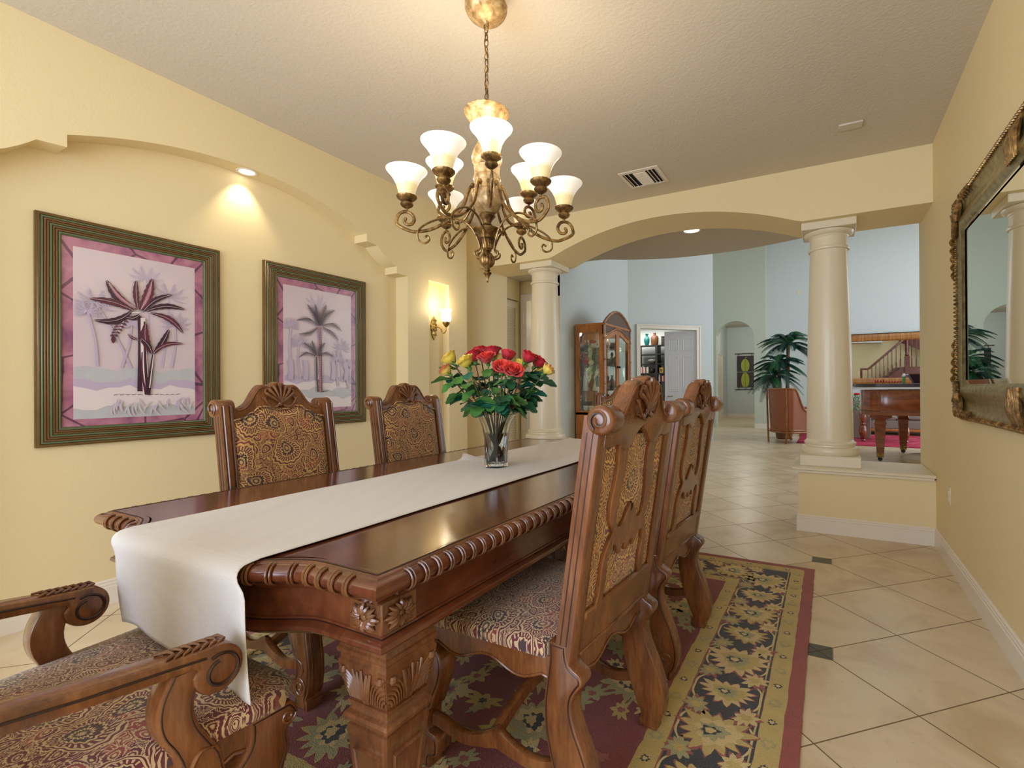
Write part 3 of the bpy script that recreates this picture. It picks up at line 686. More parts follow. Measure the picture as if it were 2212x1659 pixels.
    b = MB(); b.M = RK.copy(); b.add(vs, fs); b.box(-xw, .004, .56, xw, .031, 1.045); b.tube([(x, .04, top_f(x*.222/xw)-.001) for x in [-xw+2*xw*k/30 for k in range(31)]], .0045, 6)
    b.build('back_cushion', FABB, t, ang=60)
    # fretwork on the rear
    H = [(0, .812), (.008, .838), (.016, .826), (.030, .812), (.050, .785), (.072, .778), (.092, .79), (.100, .82), (.098, .86), (.086, .92), (.078, .97), (.082, 1.01), (.088, 1.05),
         (.150, 1.05), (.142, 1.01), (.136, .96), (.142, .91), (.150, .86), (.146, .82), (.128, .79), (.112, .768), (.128, .750), (.148, .72), (.158, .68), (.156, .64), (.158, .60), (.172, .565),
         (.135, .56), (.122, .60), (.118, .64), (.124, .68), (.120, .71), (.102, .728), (.082, .722), (.068, .705), (.052, .69), (.042, .70), (.030, .715), (.016, .712), (.006, .69), (0, .70)]
    kx = (sd-.05)/.225; H = [(x*kx, z) for x, z in H]
    h = []; cusp = {12, 13, 26, 27, 24-4}
    segs = [H[0:2], H[1:13], H[13:21], H[20:27], H[27:39], H[38:41]]
    for sgm in segs: h += [(p.x, p.y) for p in spline([(x, z, 0) for x, z in sgm], 4)]
    hh = []
    for p in h:
        if not hh or (abs(p[0]-hh[-1][0])+abs(p[1]-hh[-1][1])) > 1e-4: hh.append(p)
    Lh = [(-x, z) for x, z in reversed(hh) if x > 1e-4]
    b = MB(); b.M = RK.copy(); b.plate(hh+Lh, -.0095, .0055, 'y', .003, 0, 1); b.build('fretwork', WOODC, t)
    # seat frame with scalloped lower edge
    def rail(p, q, th=.022):
        P_, Q_ = Vector(p), Vector(q); d = Q_-P_; n = 24; low = []
        for k in range(n+1):
            u = k/n; a = abs(u-.5)*2; low.append((u, .375+.022*cos(a*pi*1.0)*-1 if False else .392+.016*cos(pi*a*2.0)-.020*(1-min(1, abs(a-1)*6))*1.0))
        ring1 = [(P_+d*u, z) for u, z in low]; nrm = Vector((-d.y, d.x)).normalized()*th
        b = MB(); vs = []; 
        for (pp, z) in ring1:
            vs += [(pp.x, pp.y, z), (pp.x, pp.y, .457), (pp.x+nrm.x, pp.y+nrm.y, .457), (pp.x+nrm.x, pp.y+nrm.y, z)]
        m_ = len(ring1); fs = []
        for k in range(m_-1):
            for j in range(4): fs.append((k*4+j, k*4+(j+1) % 4, (k+1)*4+(j+1) % 4, (k+1)*4+j))
        b.add(vs, fs+[(0, 1, 2, 3), ((m_-1)*4+3, (m_-1)*4+2, (m_-1)*4+1, (m_-1)*4)])
        nn = nrm.normalized()*.001
        b.tube([(pp.x-nn.x, pp.y-nn.y, z+.004) for pp, z in ring1], .004, 6); return b.build('seat_rail', WOODC, t)
    rail((sd-.006, .05), (sf-.008, .50)); rail((-(sf-.008), .50), (-(sd-.006), .05)); rail((sf-.06, .575), (-(sf-.06), .575)); rail((-(sd-.05), .008), (sd-.05, .008))
    # seat cushion
    def outl(i, z, k=1.0):
        o = []; rr = .045
        cs = [(-(sd-.056), .045), (-(sd+.002), .075), (-(sf+.004), .565), (-(sf-.05), .612), (sf-.05, .612), (sf+.004, .565), (sd+.002, .075), (sd-.056, .045)]
        for (a, c), (d, e) in zip(cs, cs[1:]+cs[:1]):
            for q in range(6): o.append((a+(d-a)*q/6, c+(e-c)*q/6))
        mx, my = 0, .33
        return [(mx+(x-mx)*(1-i), my+(y-my)*(1-i), z) for x, y in o]
    b = MB(); b.loft([outl(.0, .452), outl(-.008, .462), outl(-.012, .474), outl(.004, .487), outl(.05, .496), outl(.2, .506), outl(.45, .514), outl(.8, .518)], True, True); b.build('seat', FAB, t, ang=75)
    # stretchers
    def strtch(p, q, z0, z1, arch=0):
        P_, Q_ = Vector(p), Vector(q); n = 28; d = (Q_-P_); nrm = Vector((-d.y, d.x)).normalized()*.013; rings = []
        for k in range(n+1):
            u = k/n; c = P_+d*u; w_ = .018+.010*math.exp(-((u-.5)/.10)**2); zc = z0+(z1-z0)*u+arch*sin(pi*u)+(.012*cos(4*pi*u)-.012 if not arch else 0)+.010*math.exp(-((u-.5)/.05)**2)
            rings.append([(c.x-nrm.x, c.y-nrm.y, zc-w_), (c.x-nrm.x, c.y-nrm.y, zc+w_*.8), (c.x-nrm.x*.5, c.y-nrm.y*.5, zc+w_), (c.x+nrm.x*.5, c.y+nrm.y*.5, zc+w_), (c.x+nrm.x, c.y+nrm.y, zc+w_*.8), (c.x+nrm.x, c.y+nrm.y, zc-w_)])
        b = MB(); b.loft(rings, True, True); return b.build('stretcher', WOODC, t, ang=35)
    strtch((sd-.028, .0), (sf-.032, .50), .165, .145); strtch((-(sd-.028), .0), (-(sf-.032), .50), .165, .145); strtch((-(sd-.02), .27), (sd-.02, .27), .16, .16, .07)
    if arms:
        for s in (-1, 1):
            xo, xi = s*(sf+.012), s*(sf-.05)
            tp = [(-.02, .722), (.1, .70), (.22, .682), (.33, .668), (.40, .662)]+[(.425+.048*cos(radians(a)), .612+.050*sin(radians(a))) for a in range(95, -181, -25)]+[(.383, .628), (.33, .634), (.22, .646), (.1, .662), (-.02, .682)]
            b = MB(); b.plate([(p.x, p.y) for p in spline([(a, z, 0) for a, z in tp], 3)], min(xo, xi), max(xo, xi), 'x', .008, 0, 2)
            A = b.build('arm', WOODC, t)
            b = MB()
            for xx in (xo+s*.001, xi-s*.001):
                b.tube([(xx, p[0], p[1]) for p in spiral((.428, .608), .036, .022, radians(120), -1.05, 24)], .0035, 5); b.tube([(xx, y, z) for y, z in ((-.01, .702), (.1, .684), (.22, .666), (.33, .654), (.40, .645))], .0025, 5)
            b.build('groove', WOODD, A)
            b = MB(); m0 = (xo+xi)/2
            for k in range(7):
                for q in (-1, 1): b.tube([(m0+q*.003, .448-k*.015, .660+k*.0012), (m0+q*.012, .441-k*.015, .6635+k*.0012), (m0+q*.022, .424-k*.015, .661+k*.0014)], lambda u: .0022+.002*sin(pi*u), 6)
            b.build('leaf_carving', WOODR, A)
            sp_ = [(.345, .640), (.325, .60), (.318, .56), (.325, .52), (.345, .48), (.358, .44), (.362, .395)]; s2 = [(.44, .395), (.432, .44), (.41, .48), (.39, .52), (.383, .56), (.392, .60), (.41, .635)]
            b = MB(); xo2, xi2 = s*(sf+.006), s*(sf-.044); b.plate([(p.x, p.y) for p in spline([(a, z, 0) for a, z in sp_], 3)]+[(p.x, p.y) for p in spline([(a, z, 0) for a, z in s2], 3)], min(xo2, xi2), max(xo2, xi2), 'x', .007, 0, 2)
            xx = xo2+s*.001; b.tube([tuple(p) for p in spline([(xx, .40, .40), (xx, .375, .43), (xx, .39, .46), (xx, .42, .455)], 5)], lambda q: .006*sin(pi*min(.96, q*.8+.15)), 6)
            Ls = b.build('arm_support', WOODC, t)
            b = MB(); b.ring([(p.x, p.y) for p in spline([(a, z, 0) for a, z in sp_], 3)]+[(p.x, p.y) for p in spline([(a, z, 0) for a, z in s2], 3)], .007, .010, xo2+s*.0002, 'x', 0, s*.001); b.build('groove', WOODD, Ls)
    return t
R90 = radians(90)
c1 = chair('dining_chair', 'carved dining chair in the right foreground, its fretwork back turned to the room', False, (-.60, 1.43, .012), radians(86.5))
dup(c1, (-.612, 2.235, .012), radians(87), 'carved dining chair behind the nearest right-hand one, farther along the right side of the table')
dup(c1, (-2.27, 1.455, .012), radians(-90), 'carved dining chair on the left of the table, between the two framed prints')
dup(c1, (-2.295, 2.295, .012), radians(-90), 'carved dining chair farther along the left side of the table, next to the roses')
a1 = chair('armchair', 'carved armchair with scrolled arms at the near end of the table, beneath the hanging runner', True, (-1.462, .142, .012), 0)
dup(a1, (-1.565, 3.985, .012), radians(180), 'carved armchair at the far end of the table, mostly hidden behind the right-hand chairs')
# ---------------------------------------------------------------- rug
def pile(name, c, c2=None, s=1):
    m = N(name); v = m.co(); n1 = m.noise(v, 22, 3); n2 = m.noise(v, 260, 2); n3 = m.noise(v, 6, 2)
    c2 = c2 or tuple(x*.7 for x in c[:3])+(1,)
    m.base(m.mix(m.math('MULTIPLY', m.math('ADD', m.math('ADD', n1, n2), n3), .42), c2, c)); m.p(Roughness=1); m.b.inputs['Sheen Weight'].default_value = .3
    m.bump(n2, .9, .006); return m.mat
R_RED = pile('rust_red_pile', sr(168, 66, 46), sr(116, 42, 32)); R_GOLD = pile('old_gold_pile', sr(212, 184, 104), sr(166, 140, 72)); R_NAVY = pile('black_navy_pile', sr(36, 36, 42), sr(18, 18, 24))
R_FLD = pile('burgundy_pile', sr(146, 44, 46), sr(98, 28, 34)); R_SAGE = pile('sage_pile', sr(182, 172, 118), sr(136, 132, 86)); R_PINK = pile('rose_pile', sr(166, 84, 66), sr(130, 60, 50)); R_CRM = pile('sand_pile', sr(228, 202, 138), sr(190, 160, 96))
def rug():
    rnd = random.Random(5); b = MB(); X0, X1, Y0, Y1 = -2.54, -.092, .53, 3.585; zt = .011
    def rect(i, z, mi): b.box(X0+i, Y0+i, z-.0006, X1-i, Y1-i, z, mi)
    # wavy outer edge
    pts = []
    def side(x0, y0, x1, y1, n):
        for k in range(n):
            t = k/n; pts.append((x0+(x1-x0)*t+rnd.uniform(-.002, .002), y0+(y1-y0)*t+rnd.uniform(-.002, .002)))
    side(X0, Y0, X1, Y0, 60); side(X1, Y0, X1, Y1, 80); side(X1, Y1, X0, Y1, 60); side(X0, Y1, X0, Y0, 80)
    b.plate(pts, .0, zt, 'z', .004, 0, 2)
    def band(i0, i1, z, mi, wig=.003):
        def rg(i):
            o = []; a, c, d, e = X0+i, Y0+i, X1-i, Y1-i
            for (p, q), (r, s_) in (((a, c), (d, c)), ((d, c), (d, e)), ((d, e), (a, e)), ((a, e), (a, c))):
                for k in range(50): t = k/50; o.append((p+(r-p)*t+rnd.uniform(-wig, wig), q+(s_-q)*t+rnd.uniform(-wig, wig), z))
            return o
        if i1 is None: b.add(rg(i0), [tuple(range(200))], mi)
        else: b.loft([rg(i0), rg(i1)], True, False, mi)
    band(.057, .133, zt+.0004, 1); band(.132, .402, zt+.0008, 2); band(.140, .146, zt+.0010, 1, .001); band(.394, .40, zt+.001, 5, .001); band(.402, .474, zt+.0012, 1); band(.473, None, zt+.0016, 3)
    def blob(x, y, r, z, mi, sp=12, dep=.3, rot=0, el=1.0, n=None):
        n = sp*4; v = []
        for k in range(n):
            a = 2*pi*k/n; s_ = abs(((k % 4)/4)-.5)*2; rr = r*(1-dep*(1-s_))*(1+.12*sin(3*a+rot*5))*rnd.uniform(.93, 1.07)
            u, w_ = rr*cos(a)*el, rr*sin(a); v.append((x+u*cos(rot)-w_*sin(rot), y+u*sin(rot)+w_*cos(rot), z))
        b.add([(x, y, z)]+v, [(0, k+1, (k+1) % n+1) for k in range(n)], mi)
    def flower(x, y, r, z, cols=(6, 1, 5, 4), rot=0, el=1.0):
        blob(x, y, r*1.06, z, cols[2], 14, .32, rot, el); blob(x, y, r, z+.0003, cols[0], 14, .34, rot, el); blob(x+r*.1*cos(rot), y+r*.1*sin(rot), r*.62, z+.0006, cols[1], 9, .2, rot, el)
        blob(x, y, r*.42, z+.0009, cols[3], 8, .3, rot, el); blob(x-r*.1, y, r*.22, z+.0012, 2 if cols[3] != 2 else 6, 6, .3, rot, 1.4); blob(x-r*.1, y, r*.14, z+.0015, 6, 5, .2, rot, 1.2)
    def vine(pts, wd, z, mi):
        P = spline([(x, y, z) for x, y in pts], 6); vs = []
        for i, p in enumerate(P):
            t = (P[min(i+1, len(P)-1)]-P[max(0, i-1)]).normalized(); nn = Vector((-t.y, t.x, 0))*wd*rnd.uniform(.8, 1.2); vs += [tuple(p+nn), tuple(p-nn)]
        b.add(vs, [(2*i, 2*i+1, 2*i+3, 2*i+2) for i in range(len(P)-1)], mi)
    zb = zt+.0014
    def border(p, q, flip):
        L = (Vector(q)-Vector(p)).length; d = (Vector(q)-Vector(p)).normalized(); nn = Vector((-d.y, d.x)); k = 0; t = .02; rot0 = math.atan2(d.y, d.x)
        while t < L:
            c = Vector(p)+d*t; big = k % 2 == 0
            flower(c.x, c.y, .118 if big else .082, zb, (6, 1, 5, 4) if (k//2) % 2 == 0 else (1, 6, 5, 4), rot0+pi/2+rnd.uniform(-.3, .3), 1.12 if big else 1.3)
            for s_ in (-1, 1):
                e = c+d*.125+nn*s_*.088; blob(e.x, e.y, .05, zb+.0001, 5, 9, .4, rot0+rnd.uniform(-1, 1), 1.3); blob(e.x, e.y, .046, zb+.0003, 6 if s_ > 0 else 4, 9, .42, rot0+rnd.uniform(-1, 1), 1.3); blob(e.x, e.y, .02, zb+.0006, 1, 6, .3, 0, 1.3)
            e = c+nn*.115; vine([(c+nn*.05*q_+d*u).to_tuple() for u, q_ in ((-.12, 1.2), (-.06, 2.3), (0, 2.45), (.06, 2.3), (.13, 1.2))], .004, zb-.0002, 6); vine([(c-nn*.05*q_+d*u).to_tuple() for u, q_ in ((-.12, 1.2), (-.06, 2.3), (0, 2.45), (.06, 2.3), (.13, 1.2))], .004, zb-.0002, 6)
            t += .25; k += 1
    i = .268
    border((X1-i, Y1-i-.06), (X1-i, Y0+i), 1); border((X0+i, Y0+i), (X0+i, Y1-i), 1); border((X0+i+.2, Y1-i), (X1-i, Y1-i), 1); border((X0+i+.2, Y0+i), (X1-i-.1, Y0+i), 1)
    for i_ in (.095, .438):   # little buds along the gold guards
        a, c, d_, e = X0+i_, Y0+i_, X1-i_, Y1-i_
        for (p, q), (r, s_) in (((a, c), (d_, c)), ((d_, c), (d_, e)), ((d_, e), (a, e)), ((a, e), (a, c))):
            L = math.hypot(r-p, s_-q); m_ = int(L/.115)
            for k in range(m_):
                t = (k+.5)/m_; x, y = p+(r-p)*t, q+(s_-q)*t
                blob(x, y, .017 if k % 2 == 0 else .026, zt+.0018, 2 if k % 2 == 0 else 4, 7, .35, rnd.uniform(0, 3)); blob(x, y, .010 if k % 2 == 0 else .015, zt+.0021, 6 if k % 2 == 0 else 1, 6, .3)
    # field
    z = zt+.002
    for gx_ in range(4):
        for gy_ in range(6):
            x = X0+.62+gx_*.40+(.18 if gy_ % 2 else 0); y = Y0+.60+gy_*.37
            if x > X1-.52 or y > Y1-.5: continue
            flower(x, y, .105 if (gx_+gy_) % 2 else .08, z, (4, 6, 1, 2) if (gx_+gy_) % 2 else (6, 4, 4, 5), rnd.uniform(0, 6), 1.15)
            for k in range(5):
                a = 2*pi*k/5+rnd.uniform(-.3, .3); L = rnd.uniform(.13, .2); ex, ey = x+L*cos(a), y+L*sin(a)
                if ex > X1-.49 or ey > Y1-.49 or ex < X0+.49 or ey < Y0+.49: continue
                vine([(x, y), (x+L*.5*cos(a+.4), y+L*.5*sin(a+.4)), (ex, ey)], .006, z-.0002, 4); blob(ex, ey, rnd.uniform(.035, .055), z+.0004+.0001*k, rnd.choice((4, 6, 1)), 8, .45, a, 1.7); blob(ex, ey, .018, z+.0010, rnd.choice((5, 2)), 6, .3)
    # detached leaves to fill the ground
    for k in range(90):
        x, y = rnd.uniform(X0+.5, X1-.5), rnd.uniform(Y0+.5, Y1-.5); blob(x, y, rnd.uniform(.022, .038), z+.0016, rnd.choice((4, 4, 6, 1, 5)), 6, .45, rnd.uniform(0, 6), 1.9)
    o = b.build('area_rug', [R_RED, R_GOLD, R_NAVY, R_FLD, R_SAGE, R_PINK, R_CRM], smooth=False); tag(o, 'burgundy floral area rug with a black and gold flower border under the dining table', 'rug')
rug()
# ---------------------------------------------------------------- framed prints
FRM = None
def ribmat(name, a, b_):
    m = N(name); v = m.co(); n = m.noise(v, 5, 4, .5); n2 = m.noise(v, 90, 2); m.base(m.mix(m.math('ADD', m.math('MULTIPLY', n, .7), m.math('MULTIPLY', n2, .3)), a, b_)); m.p(Roughness=.36, Metallic=.3); return m.mat
FRM = [ribmat('bronze_brown_rib', sr(78, 54, 30), sr(132, 104, 56)), ribmat('verdigris_rib', sr(86, 104, 76), sr(118, 124, 86)), ribmat('rust_rib', sr(112, 62, 44), sr(124, 100, 58))]; FRD = plain('dark_frame_groove', sr(38, 32, 26), .5)
def mauve():
    m = N('mauve_stone_mat'); v = m.co('Object', (1, 1, 1), (0, 0, 0)); n = m.noise(v, 9, 5, .5); vo = m.n('TexVoronoi', feature='DISTANCE_TO_EDGE'); vo.inputs['Scale'].default_value = 4.2
    mm = m.co('Object', (1, .9, .9), (radians(45), 0, 0)); m.l(mm, vo.inputs['Vector']); ln = m.math('LESS_THAN', m.math('ADD', vo.outputs['Distance'], m.math('MULTIPLY', n, .03)), .035)
    sp = m.n('TexCoord'); c = m.ramp(n, [(.3, sr(128, 78, 112)), (.5, sr(172, 112, 134)), (.72, sr(196, 138, 150))]); m.base(m.mix(m.math('MULTIPLY', ln, .75), c, sr(70, 44, 66))); m.p(Roughness=.25); return m.mat
MAT_MAUVE = mauve()
def paper():
    m = N('print_paper'); v = m.co(); n = m.noise(v, 4, 4); sp = m.n('SeparateXYZ'); m.l(m.co(), sp.inputs[0])
    m.base(m.mix(n, sr(200, 182, 192), sr(222, 202, 200))); m.p(Roughness=.25); return m.mat
PAPER = paper()
INKS = [PAPER, plain('ink_maroon', sr(92, 44, 60), .3, var=.25, bs=120), plain('ink_dark_plum', sr(62, 36, 52), .3, var=.3, bs=160), plain('ink_rose', sr(168, 112, 126), .3), plain('ink_lavender', sr(190, 174, 194), .3, var=.05), plain('ink_pale_green', sr(190, 188, 190), .3, var=.08, bs=90), plain('ink_brown', sr(84, 60, 56), .3, var=.3, bs=120), plain('ink_ivory', sr(226, 212, 210), .3)]
def print_pic(nm, label, Y0, Y1, Z0, Z1, draw):
    cy, cz = (Y0+Y1)/2, (Z0+Z1)/2; t = thing(nm, label, 'picture', (XN+.002, cy, Z0)); hy, hz = (Y1-Y0)/2, Z1-Z0
    # frame profile: nine ribs; swept round a rectangle in the YZ plane
    W = .100; P = [(0, 0), (0, .020)]; PM_ = []
    for k in range(8):
        c = .006+.0112*k
        for q in range(5): a = pi*q/4; P.append((c+.0056*(1-cos(a)), .022+.004*(k/8.0)*2-.0006*k*k*.4+.0075*sin(a)))
    P += [(W-.002, .018), (W, .010), (W, 0)]
    P = [(o, x) for o, x in P]
    cs = [(-hy, 0), (hy, 0), (hy, hz), (-hy, hz)]; b = MB(); rings = []
    for (y, z) in cs:
        sy = -1 if y < 0 else 1; sz = -1 if z == 0 else 1
        rings.append([(x+.0, y-sy*o, z-sz*o) for o, x in P])
    b.loft(rings, True, False, 0, loop=True); n_ = len(P)
    for f_ in range(len(b.m)):
        j = f_ % n_; r_ = (j-2)//5; b.m[f_] = (0, 1, 2, 0, 1, 0, 2, 1)[max(0, min(7, r_))]
    b.build('frame', FRM, t, ang=60)
    b = MB(); rr = []
    for k in range(1, 8):
        o = .006+.0112*k; x = .0235+.001*k-.00024*k*k; rings = []
        for (y, z) in cs: 
            sy = -1 if y < 0 else 1; sz = -1 if z == 0 else 1; rings.append([(x, y-sy*(o-.0011), z-sz*(o-.0011)), (x+.0012, y-sy*o, z-sz*o), (x, y-sy*(o+.0011), z-sz*(o+.0011))])
        b.loft(rings, True, False, 0, loop=True)
    b.build('frame_groove', FRD, t)
    b = MB(); b.box(0, -hy+.09, .09, .012, hy-.09, hz-.09); b.build('mat_board', MAT_MAUVE, t, False)
    b = MB(); yy0, yy1, zz0, zz1 = -hy+.145, hy-.145, .137, hz-.147; b.box(.012, yy0, zz0, .0128, yy1, zz1)
    lay = [0]
    def poly(pts, mi):
        lay[0] += 1; x = .01285+.000012*lay[0]; n = len(pts); P2 = [(min(yy1, max(yy0, y-cy)), min(zz1, max(zz0, z-Z0))) for y, z in pts]
        b.add([(x, y, z) for y, z in P2], [tuple(range(n))], mi)
    def leaf(a, c, w_, mi, bend=.1, rib=7):
        A, C = Vector(a), Vector(c); d = C-A; nn = Vector((-d.y, d.x)); L = []; R = []
        for k in range(13):
            t_ = k/12; p = A+d*t_+nn*bend*sin(pi*t_); ww = w_*(sin(pi*min(1, t_*.94+.03))**.7)*(1+.16*((k % 2)-.5)); q = nn.normalized(); L.append(tuple(p+q*ww)); R.append(tuple(p-q*ww*.85))
        poly(L+R[::-1], mi); P_ = [A+d*k/6+nn*bend*sin(pi*k/6) for k in range(7)]; q = nn.normalized()*.0007; poly([tuple(p+q) for p in P_]+[tuple(p-q) for p in reversed(P_)], rib)
    def stroke(pts, w0, w1, mi):
        P_ = spline([(y, z, 0) for y, z in pts], 5); L = []; R = []
        for k, p in enumerate(P_):
            t_ = (P_[min(k+1, len(P_)-1)]-P_[max(k-1, 0)]).normalized(); q = Vector((-t_.y, t_.x, 0))*(w0+(w1-w0)*k/(len(P_)-1)); L.append((p.x+q.x, p.y+q.y)); R.append((p.x-q.x, p.y-q.y))
        poly(L+R[::-1], mi)
    def frond(a, c, ln, mi, bend=.15, n=16):
        A, C = Vector(a), Vector(c); d = C-A; nn = Vector((-d.y, d.x)); dr = d.normalized()
        stroke([tuple(A+d*k/5+nn*bend*sin(pi*k/5)) for k in range(6)], .0022, .0008, mi)
        for k in range(1, n):
            t_ = k/n; p = A+d*t_+nn*bend*sin(pi*t_); l = ln*sin(pi*min(.96, t_*.8+.18))
            for s_ in (-1, 1):
                e = p+(dr*.75+nn.normalized()*s_*.7+Vector((0, -.35))).normalized()*l; q = dr*.0035; lay[0] += .02; poly([tuple(p+q), tuple(e), tuple(p-q)], mi)
    draw(poly, leaf, stroke, frond); b.build('print', INKS, t, False)
def hills(poly, y0, y1, z, z1, mi, s=0):
    poly([(y0, z1)]+[(y0+(y1-y0)*k/12, z+.012*sin(k*1.3+s)+.008*sin(k*2.9)) for k in range(13)]+[(y1, z1)], mi)
def draw1(poly, leaf, stroke, frond):
    hills(poly, 1.1, 1.69, 1.32, 1.03, 5); hills(poly, 1.1, 1.69, 1.25, 1.03, 4, 1); hills(poly, 1.1, 1.69, 1.21, 1.03, 7, 2); hills(poly, 1.1, 1.69, 1.10, 1.03, 5, 3)
    for cx, cz, r, bx, bz in ((1.426, 1.86, .09, 1.433, 1.4), (1.538, 1.774, .10, 1.50, 1.33), (1.57, 1.61, .085, 1.549, 1.332), (1.194, 1.68, .10, 1.35, 1.325), (1.353, 1.58, .05, 1.305, 1.324), (1.16, 1.63, .07, 1.2, 1.33)):
        stroke([(cx, cz), ((cx+bx)/2+.01, (cz+bz)/2), (bx, bz)], .004, .007, 4)
        for k in range(8):
            a = radians(-25+230*k/7); frond((cx, cz), (cx+r*cos(a), cz+r*sin(a)*.8), .022, 4, .12 if cos(a) < 0 else -.12, 8)
    for k in range(26):
        y = 1.2+.46*random.Random(k).random(); z = 1.045+.05*random.Random(k+50).random(); leaf((y, z), (y+.09*(random.Random(k+9).random()-.5), z+.06), .006, 5 if k % 2 else 4, .1, 7)
    for k in range(12): a = 1.27+.3*k/11; stroke([(a, 1.17), (a+.02, 1.172)], .002, .001, 6)
    stroke([(1.388, 1.63), (1.392, 1.45), (1.389, 1.19)], .009, .012, 2); stroke([(1.405, 1.62), (1.408, 1.40), (1.422, 1.166)], .011, .017, 7); stroke([(1.412, 1.60), (1.416, 1.35), (1.428, 1.17)], .004, .009, 2); stroke([(1.40, 1.42), (1.40, 1.3), (1.418, 1.17)], .003, .006, 1); stroke([(1.454, 1.41), (1.442, 1.30), (1.426, 1.168)], .005, .013, 2); stroke([(1.456, 1.41), (1.448, 1.33), (1.436, 1.21)], .002, .003, 7)
    stroke([(1.39, 1.65), (1.345, 1.64), (1.318, 1.60), (1.29, 1.52)], .003, .002, 7)
    for k in range(7):
        z = 1.612-.017*k; c = 1.317-.0075*k; l = .030-.0022*k
        for s_ in (-1, 1): leaf((c, z), (c+s_*l, z-.010), .006, 1 if k % 2 else 2, .1*s_, 3)
    leaf((1.268, 1.505), (1.268, 1.462), .011, 1, 0, 2)
    LV = [(1.371, 1.664, 1.24, 1.81, .024, .10), (1.361, 1.658, 1.169, 1.698, .020, -.08), (1.354, 1.657, 1.188, 1.581, .020, .16), (1.382, 1.669, 1.374, 1.835, .016, .03), (1.403, 1.655, 1.55, 1.781, .016, .10), (1.392, 1.662, 1.451, 1.859, .026, -.05), (1.418, 1.661, 1.618, 1.699, .018, .12), (1.44, 1.655, 1.608, 1.55, .018, .14), (1.389, 1.640, 1.326, 1.615, .014, .2),
          (1.45, 1.41, 1.418, 1.59, .024, .10), (1.454, 1.41, 1.534, 1.566, .018, -.05), (1.454, 1.419, 1.609, 1.484, .013, .14), (1.446, 1.418, 1.395, 1.50, .014, -.1), (1.385, 1.489, 1.333, 1.52, .008, .1)]
    for i, (a, z, c, e, w_, bd) in enumerate(LV): leaf((a, z), (c, e), w_, 1 if i % 2 else 2, bd)
    leaf((1.375, 1.672), (1.25, 1.80), .010, 3, .10); leaf((1.395, 1.67), (1.447, 1.84), .010, 3, -.05)
def draw2(poly, leaf, stroke, frond):
    hills(poly, 2.26, 2.85, 1.30, 1.05, 4); hills(poly, 2.26, 2.85, 1.25, 1.05, 7, 2); hills(poly, 2.26, 2.85, 1.20, 1.05, 5, 1); hills(poly, 2.26, 2.85, 1.13, 1.05, 7, 4)
    for cx, cz, r, bz in ((2.524, 1.86, .11, 1.6), (2.744, 1.541, .09, 1.25), (2.375, 1.551, .08, 1.28), (2.31, 1.68, .07, 1.3), (2.70, 1.45, .07, 1.22), (2.80, 1.40, .06, 1.2)):
        stroke([(cx, cz), (cx-.01, (cz+bz)/2), (cx+.01, bz)], .006, .009, 4)
        for k in range(9): a = radians(-25+230*k/8); frond((cx, cz), (cx+r*cos(a), cz+r*sin(a)*.85), .022, 4, .14 if cos(a) < 0 else -.14, 8)
    for k in range(5): stroke([(2.30+.12*k, 1.42), (2.31+.12*k, 1.34), (2.30+.12*k, 1.27)], .016, .02, 4)
    stroke([(2.545, 1.177), (2.62, 1.182)], .005, .001, 6); stroke([(2.511, 1.45), (2.515, 1.3), (2.527, 1.176)], .006, .008, 6); stroke([(2.543, 1.70), (2.546, 1.45), (2.547, 1.176)], .007, .014, 3)
    for k in range(26): z = 1.19+.018*k; stroke([(2.535, z), (2.558, z+.001)], .0016, .0012, 6)
    stroke([(2.553, 1.68), (2.557, 1.4), (2.559, 1.178)], .003, .004, 6)
    for a, z, c, e, bd in ((2.547, 1.697, 2.439, 1.85, -.05), (2.552, 1.698, 2.602, 1.873, .05), (2.557, 1.707, 2.678, 1.839, .12), (2.562, 1.699, 2.74, 1.672, .22), (2.562, 1.69, 2.713, 1.591, .1), (2.533, 1.696, 2.349, 1.717, -.18), (2.528, 1.686, 2.366, 1.618, .1), (2.545, 1.70, 2.50, 1.86, .0)): frond((a, z), (c, e), .042, 6 if bd > 0 else 2, bd, 20)
    for a, z, c, e, bd in ((2.511, 1.457, 2.402, 1.553, -.1), (2.511, 1.457, 2.471, 1.576, 0), (2.527, 1.457, 2.586, 1.568, .1), (2.503, 1.452, 2.365, 1.435, -.25), (2.522, 1.457, 2.661, 1.455, .22)): frond((a, z), (c, e), .034, 2, bd, 16)
print_pic('framed_print', 'large framed print of a dark banana palm, hanging leftmost in the arched niche', .960, 1.822, .905, 2.117, draw1)
print_pic('framed_print', 'framed print of a feathery palm tree with a second smaller palm, hanging nearer the sconce', 2.108, 2.985, .912, 2.124, draw2)
